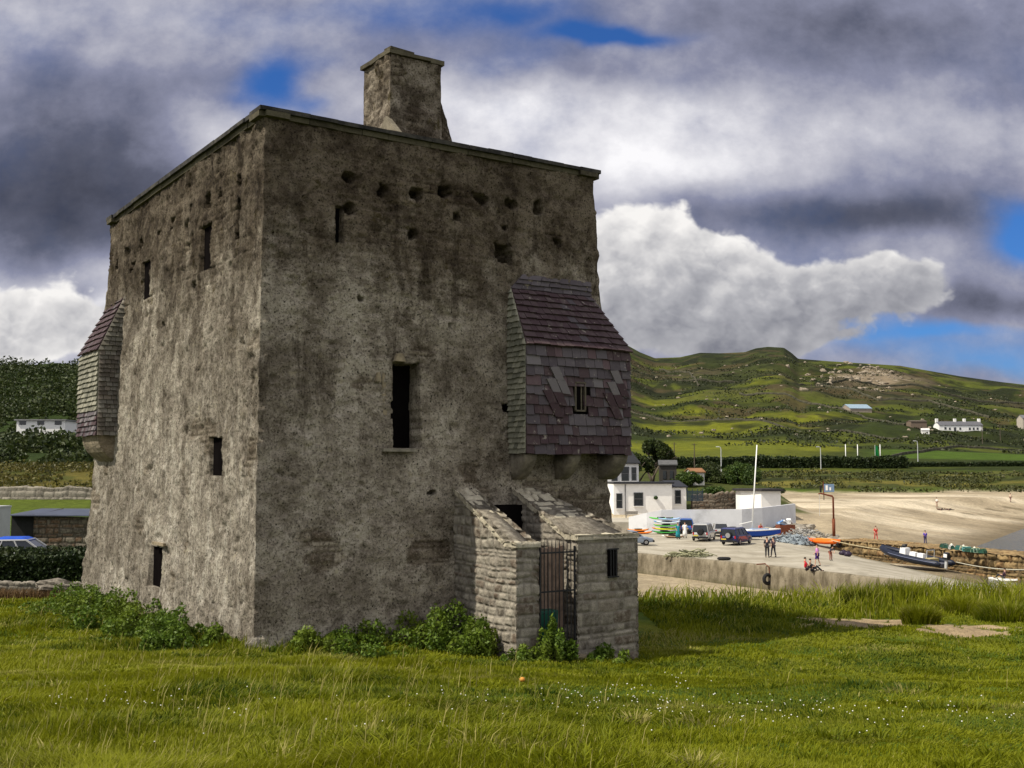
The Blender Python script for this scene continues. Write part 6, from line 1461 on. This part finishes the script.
def heap(name, loc, r, h, n, col, lab, cat, seed, bits=None):
    q = random.Random(seed); t = MB()
    ang, rad = np.meshgrid(np.linspace(0, 2*math.pi, 40), np.linspace(0, 1, 14)); X = rad*np.cos(ang)*r[0]; Y = rad*np.sin(ang)*r[1]; Z = h*(1-rad**2)*(1+.7*fbm(X*2+seed, Y*2, 3))-.05
    t.grid(np.stack([X, Y, Z], -1)[:, ::-1], .5)
    for _ in range(n):
        a, f = q.uniform(0, 6.28), q.uniform(0, 1)**.5; x, y = r[0]*f*math.cos(a), r[1]*f*math.sin(a); z = h*(1-f*f)
        p = [(x, y, z)]; d = q.uniform(0, 6.28)
        for _ in range(4): d += q.uniform(-1, 1); p.append((p[-1][0]+.28*math.cos(d), p[-1][1]+.28*math.sin(d), max(.03, p[-1][2]+q.uniform(-.12, .14))))
        t.tube(p, q.uniform(.03, .07), 5, q.random())
    m, g, b = newmat(name+'_mat'); g.link(g.mix(g.attr('rnd'), tuple(c*.45 for c in col), tuple(min(1, c*1.7) for c in col)), b.inputs['Base Color'])
    o = t.build(name, m); o.location = loc; tag(o, lab, cat); return o
x, y, z = Q(797, 544); heap('net_heap', (x, y+2.0, z), (2.6, 2.2), .75, 150, (.20, .23, .25), 'big heap of grey blue fishing net between boat and davit', 'fishing net', 3)
x, y, z = Q(806, 540); heap('rope_heap', (x, y+1.4, z), (1.3, 1.0), .55, 60, (.27, .26, .24), 'smaller pile of pale rope right of the net heap', 'rope pile', 4)
x, y, z = Q(691, 557); heap('net_heap', (x, y+.5, z), (1.5, .7), .35, 60, (.20, .20, .12), 'low olive net pile on the quay edge nearest the castle', 'fishing net', 5)
o = MB().ball((0, 0, 0), (.22, .2, .16), 10, 7).build('float', plastic((.8, .68, .58)), None, True); x, y, z = Q(680, 556); o.location = (x, y, z+.14); tag(o, 'pale round float left of the olive net pile', 'float')
o = MB().torus((0, 0, .12), .26, .12, (0, 0, 1)).build('old_tyre', M_rubber, None, True); x, y, z = Q(724, 560); o.location = (x, y, z); o.scale = (1.5, 1, 1); tag(o, 'black tyre lying flat on the quay edge', 'tyre')
o = MB().torus((0, 0, 0), .33, .14, (.45, -1, 0)).build('tyre_fender', M_rubber, None, True); x, y = onz(768, 566, QZ); o.location = (x-.15, y-.45, QZ-.95); tag(o, 'black tyre hanging on the quay wall as a fender', 'tyre')
t = empty('mooring_ring', (x-.3, y-.1, QZ+.04), .4, 'rusty mooring bar and chain above the tyre fender', 'mooring'); MB().tube([(-.7, 0, .12), (.1, 0, .14)], .05, 6).build('bar', M_rust, t); MB().tube([(.1, 0, .1), (.15, -.35, -.05), (.15, -.42, -.6)], .03, 5).build('chain', M_rust, t)
def crate():
    x, y, z = Q(793, 537); t = empty('fish_bin', (x-.2, y+2.6, z), .2, 'rust brown fish bin piled with white and blue fish boxes', 'bin')
    m = MB()
    for a, b, c, d in ((0, -.6, 1.8, .06), (0, .6, 1.8, .06), (-.9, 0, .06, 1.2), (.9, 0, .06, 1.2)): m.box((a, b, .55), (c, d, 1.1))
    m.box((0, 0, .3), (1.75, 1.15, .5)); m.build('bin_body', M_rust, t)
    for i, (dx, dz, rr, col) in enumerate([(-.4, 1.2, .3, (.35, .5, .7)), (.25, 1.22, -.3, (.8, .8, .78)), (0, 1.42, .6, (.82, .82, .8)), (.55, 1.5, .9, (.75, .75, .75)), (-.5, 1.45, -.6, (.15, .3, .6))]):
        o = MB().box((0, 0, 0), (.8, .5, .16), top=(1.06, 1.06)).build('fish_box', plastic(col)); o.location = (t.location[0]+dx, t.location[1]+.02*i, z+dz); o.rotation_euler = (0, rr*.7, rr); tag(o, ['pale blue fish box lowest left on the rusty bin', 'white fish box lowest right on the rusty bin', 'white fish box lying across the middle of the pile', 'grey white fish box tipped up at the right', 'strong blue fish box tipped up at the left'][i], 'fish box', 'fish boxes on the rusty bin')
crate()
def davit():
    x, y = 33.6, 116.6; x, y = P2(831.5, 117); z = -3.62; t = empty('davit', (x, y, z), 0, 'rusty hand davit with swan neck arm at the pier root', 'davit')
    MB().box((0, 0, .12), (.7, .7, .24)).build('base', M_conc2, t); MB().tube([(0, 0, .2), (0, 0, 2.1)], .17, 8).build('post', M_rust, t, True)
    MB().tube([(0, 0, 2.0), (0, 0, 4.3), (-.08, 0, 4.45), (-1.3, 0, 4.75), (-1.55, 0, 4.7)], [.10, .10, .10, .08, .06], 8).build('arm', M_rust, t, True)
    MB().tube([(-1.45, 0, 4.7), (-1.45, .05, 2.4)], .02, 5).build('cable', M_galv, t); MB().tube([(-1.0, 0, 4.7), (-1.0, 0, 6.0)], .05, 6).build('upright', M_rust, t)
davit()
def board():
    D = gd(822, 500, 140); x, y = P2(824, D); t = empty('notice_board', (x, y, gz(x, y)), 0, 'blue and white picture board on a post at the back of the beach', 'sign')
    s_ = D/1100; MB().tube([(-.3, 0, 0), (-.3, 0, 15.5*s_)], .09, 6).build('post', M_pole, t); MB().box((.6, -.1, 11.8*s_), (10.5*s_, .1, 8*s_)).build('board', plastic((.16, .24, .36)), t)
    m = MB(); m.box((.2, -.17, 12*s_), (2.2*s_, .02, 5*s_)).box((.2+3.5*s_, -.17, 11*s_), (1.6*s_, .02, 3*s_), rz=0); m.build('picture', M_white, t)
    MB().box((-.9, -.12, 11.0*s_), (1.8*s_, .12, 7*s_)).build('dark_panel', M_rubber, t)
board()
# lobster pots along the pier
def pots():
    proto = None; labs = ['leftmost pot of the row on the pier', 'second pot from the left on the pier', 'third pot from the left, white buoy on top', 'fourth pot from the left on the pier', 'middle pot of the row on the pier', 'fourth pot from the right on the pier', 'third pot from the right on the pier', 'second pot from the right with pale green net', 'rightmost pot at the seaward end of the row']
    cols = [(.02, .07, .05), (.10, .16, .12), (.7, .7, .66), (.03, .12, .10), (.62, .58, .40), (.10, .35, .36), (.03, .09, .06), (.30, .42, .30), (.05, .14, .07)]
    for i in range(9):
        f = i/8; px = 940+37*f; py = 547+5.5*f; D = 7.22*1100/(py-470); x, y = P2(px, D); x += .2*math.sin(i*5)
        t = empty('lobster_pot', (x, y, -3.60), .6+i*.4, 'netted lobster pot, '+labs[i], 'lobster pot', 'lobster pots on the stone pier')
        m = MB()
        for X in (-.4, 0, .4): m.tube([(X, .28*math.cos(a), .02+.5*math.sin(a)) for a in np.linspace(0, math.pi, 8)], .03, 5)
        for a in np.linspace(0, math.pi, 6): m.tube([(-.4, .28*math.cos(a), .02+.5*math.sin(a)), (.4, .28*math.cos(a), .02+.5*math.sin(a))], .025, 5)
        m.build('frame', plastic(cols[i]), t); n = MB(); n.loft([[(X, .25*math.cos(a), .03+.45*math.sin(a)) for a in np.linspace(0, math.pi, 8)] for X in (-.38, .38)]); n.build('netting', plastic((.02, .07, .05)) if i % 3 else plastic(cols[i]), t)
        t.scale = (.8, .8, .75)
        if i in (2, 4, 7): MB().ball((.1, 0, .56), .13, 8, 6).build('buoy', plastic((.75, .72, .6)), t, True)
pots()
def paddle():
    x, y = onz(1003, 580, -5.66); t = empty('paddle_board', (x, y, -5.68), -1.15, 'white paddle board floating below the end of the pier', 'board'); m = MB(); secs = []
    for i in range(11):
        a = -1+i/5; w = .40*(1-abs(a)**3)+.03; zz = .0+.12*max(0, a)**3; secs.append([(a*1.5, -w, zz), (a*1.5, w, zz), (a*1.5, w, zz+.14), (a*1.5, -w, zz+.14)])
    m.loft(secs); m.build('deck', M_white, t, False); MB().box((-1.25, 0, .0), (.25, .02, .2)).build('fin', M_rubber, t)
    person((x+.1, y+.02, -5.56), 2.5, 'person in dark wetsuit sitting on the white paddle board', (.06, .03, .05), (.03, .03, .04), 'sit', 1.65, M_hair)
paddle()
for px, py, lab, r in ((986, 591.5, 'larger white mooring buoy afloat in the inlet', .2), (992, 594, 'smaller white buoy trailing the larger one', .12)):
    x, y = onz(px, py, -5.6); o = MB().ball((0, 0, 0), (r*1.3, r, r), 10, 7).tube([(0, 0, r*.8), (0, 0, r*1.5)], .03, 5).build('buoy', M_white, None, True); o.location = (x, y, -5.62); tag(o, lab, 'buoy')
for px, py, s_, lab in ((843.5, 551, .5, 'black kit bag with red top at the pier root, left one'), (848, 552, .42, 'dark kit bag at the pier root, right one')):
    x, y, z = Q(px, py); o = MB().ball((0, 0, .22), (s_, .3, .26), 10, 7, nz=.3).tube([(-.2, 0, .45), (0, 0, .58), (.2, 0, .45)], .03, 5).build('kit_bag', plastic((.03, .02, .04)), None, True); o.location = (x, y, z); tag(o, lab, 'bag')
# loose rocks that bank the foot of the white wall and the pier root
lb = MB(); r_ = random.Random(9)
for i in range(150):
    f = r_.random(); x = 29.5+f*6+r_.uniform(-.6, 1.2); y = 130.2+f*9-r_.uniform(.3, 2.2)-2.5*f; s_ = r_.uniform(.2, .55)
    lb.ball((x, y, max(gz(x, y), QZ if x < 34 else -9)+s_*.3), (s_*1.3, s_, s_*.8), 7, 5, r_.random(), .7)
tag(lb.build('rubble_bank', M_rock), kind='stuff')
lb = MB()
for i in range(240):
    x = r_.uniform(17, 36); y = r_.uniform(128.3, 130.0) if x < 29 else r_.uniform(120, 130); 
    if x < 29 or x > 32: lb.ball((x, y, QZ+.05), (r_.uniform(.1, .3), .15, r_.uniform(.08, .25)), 6, 4, r_.random(), .7)
tag(lb.build('quay_debris', M_rock), kind='stuff')
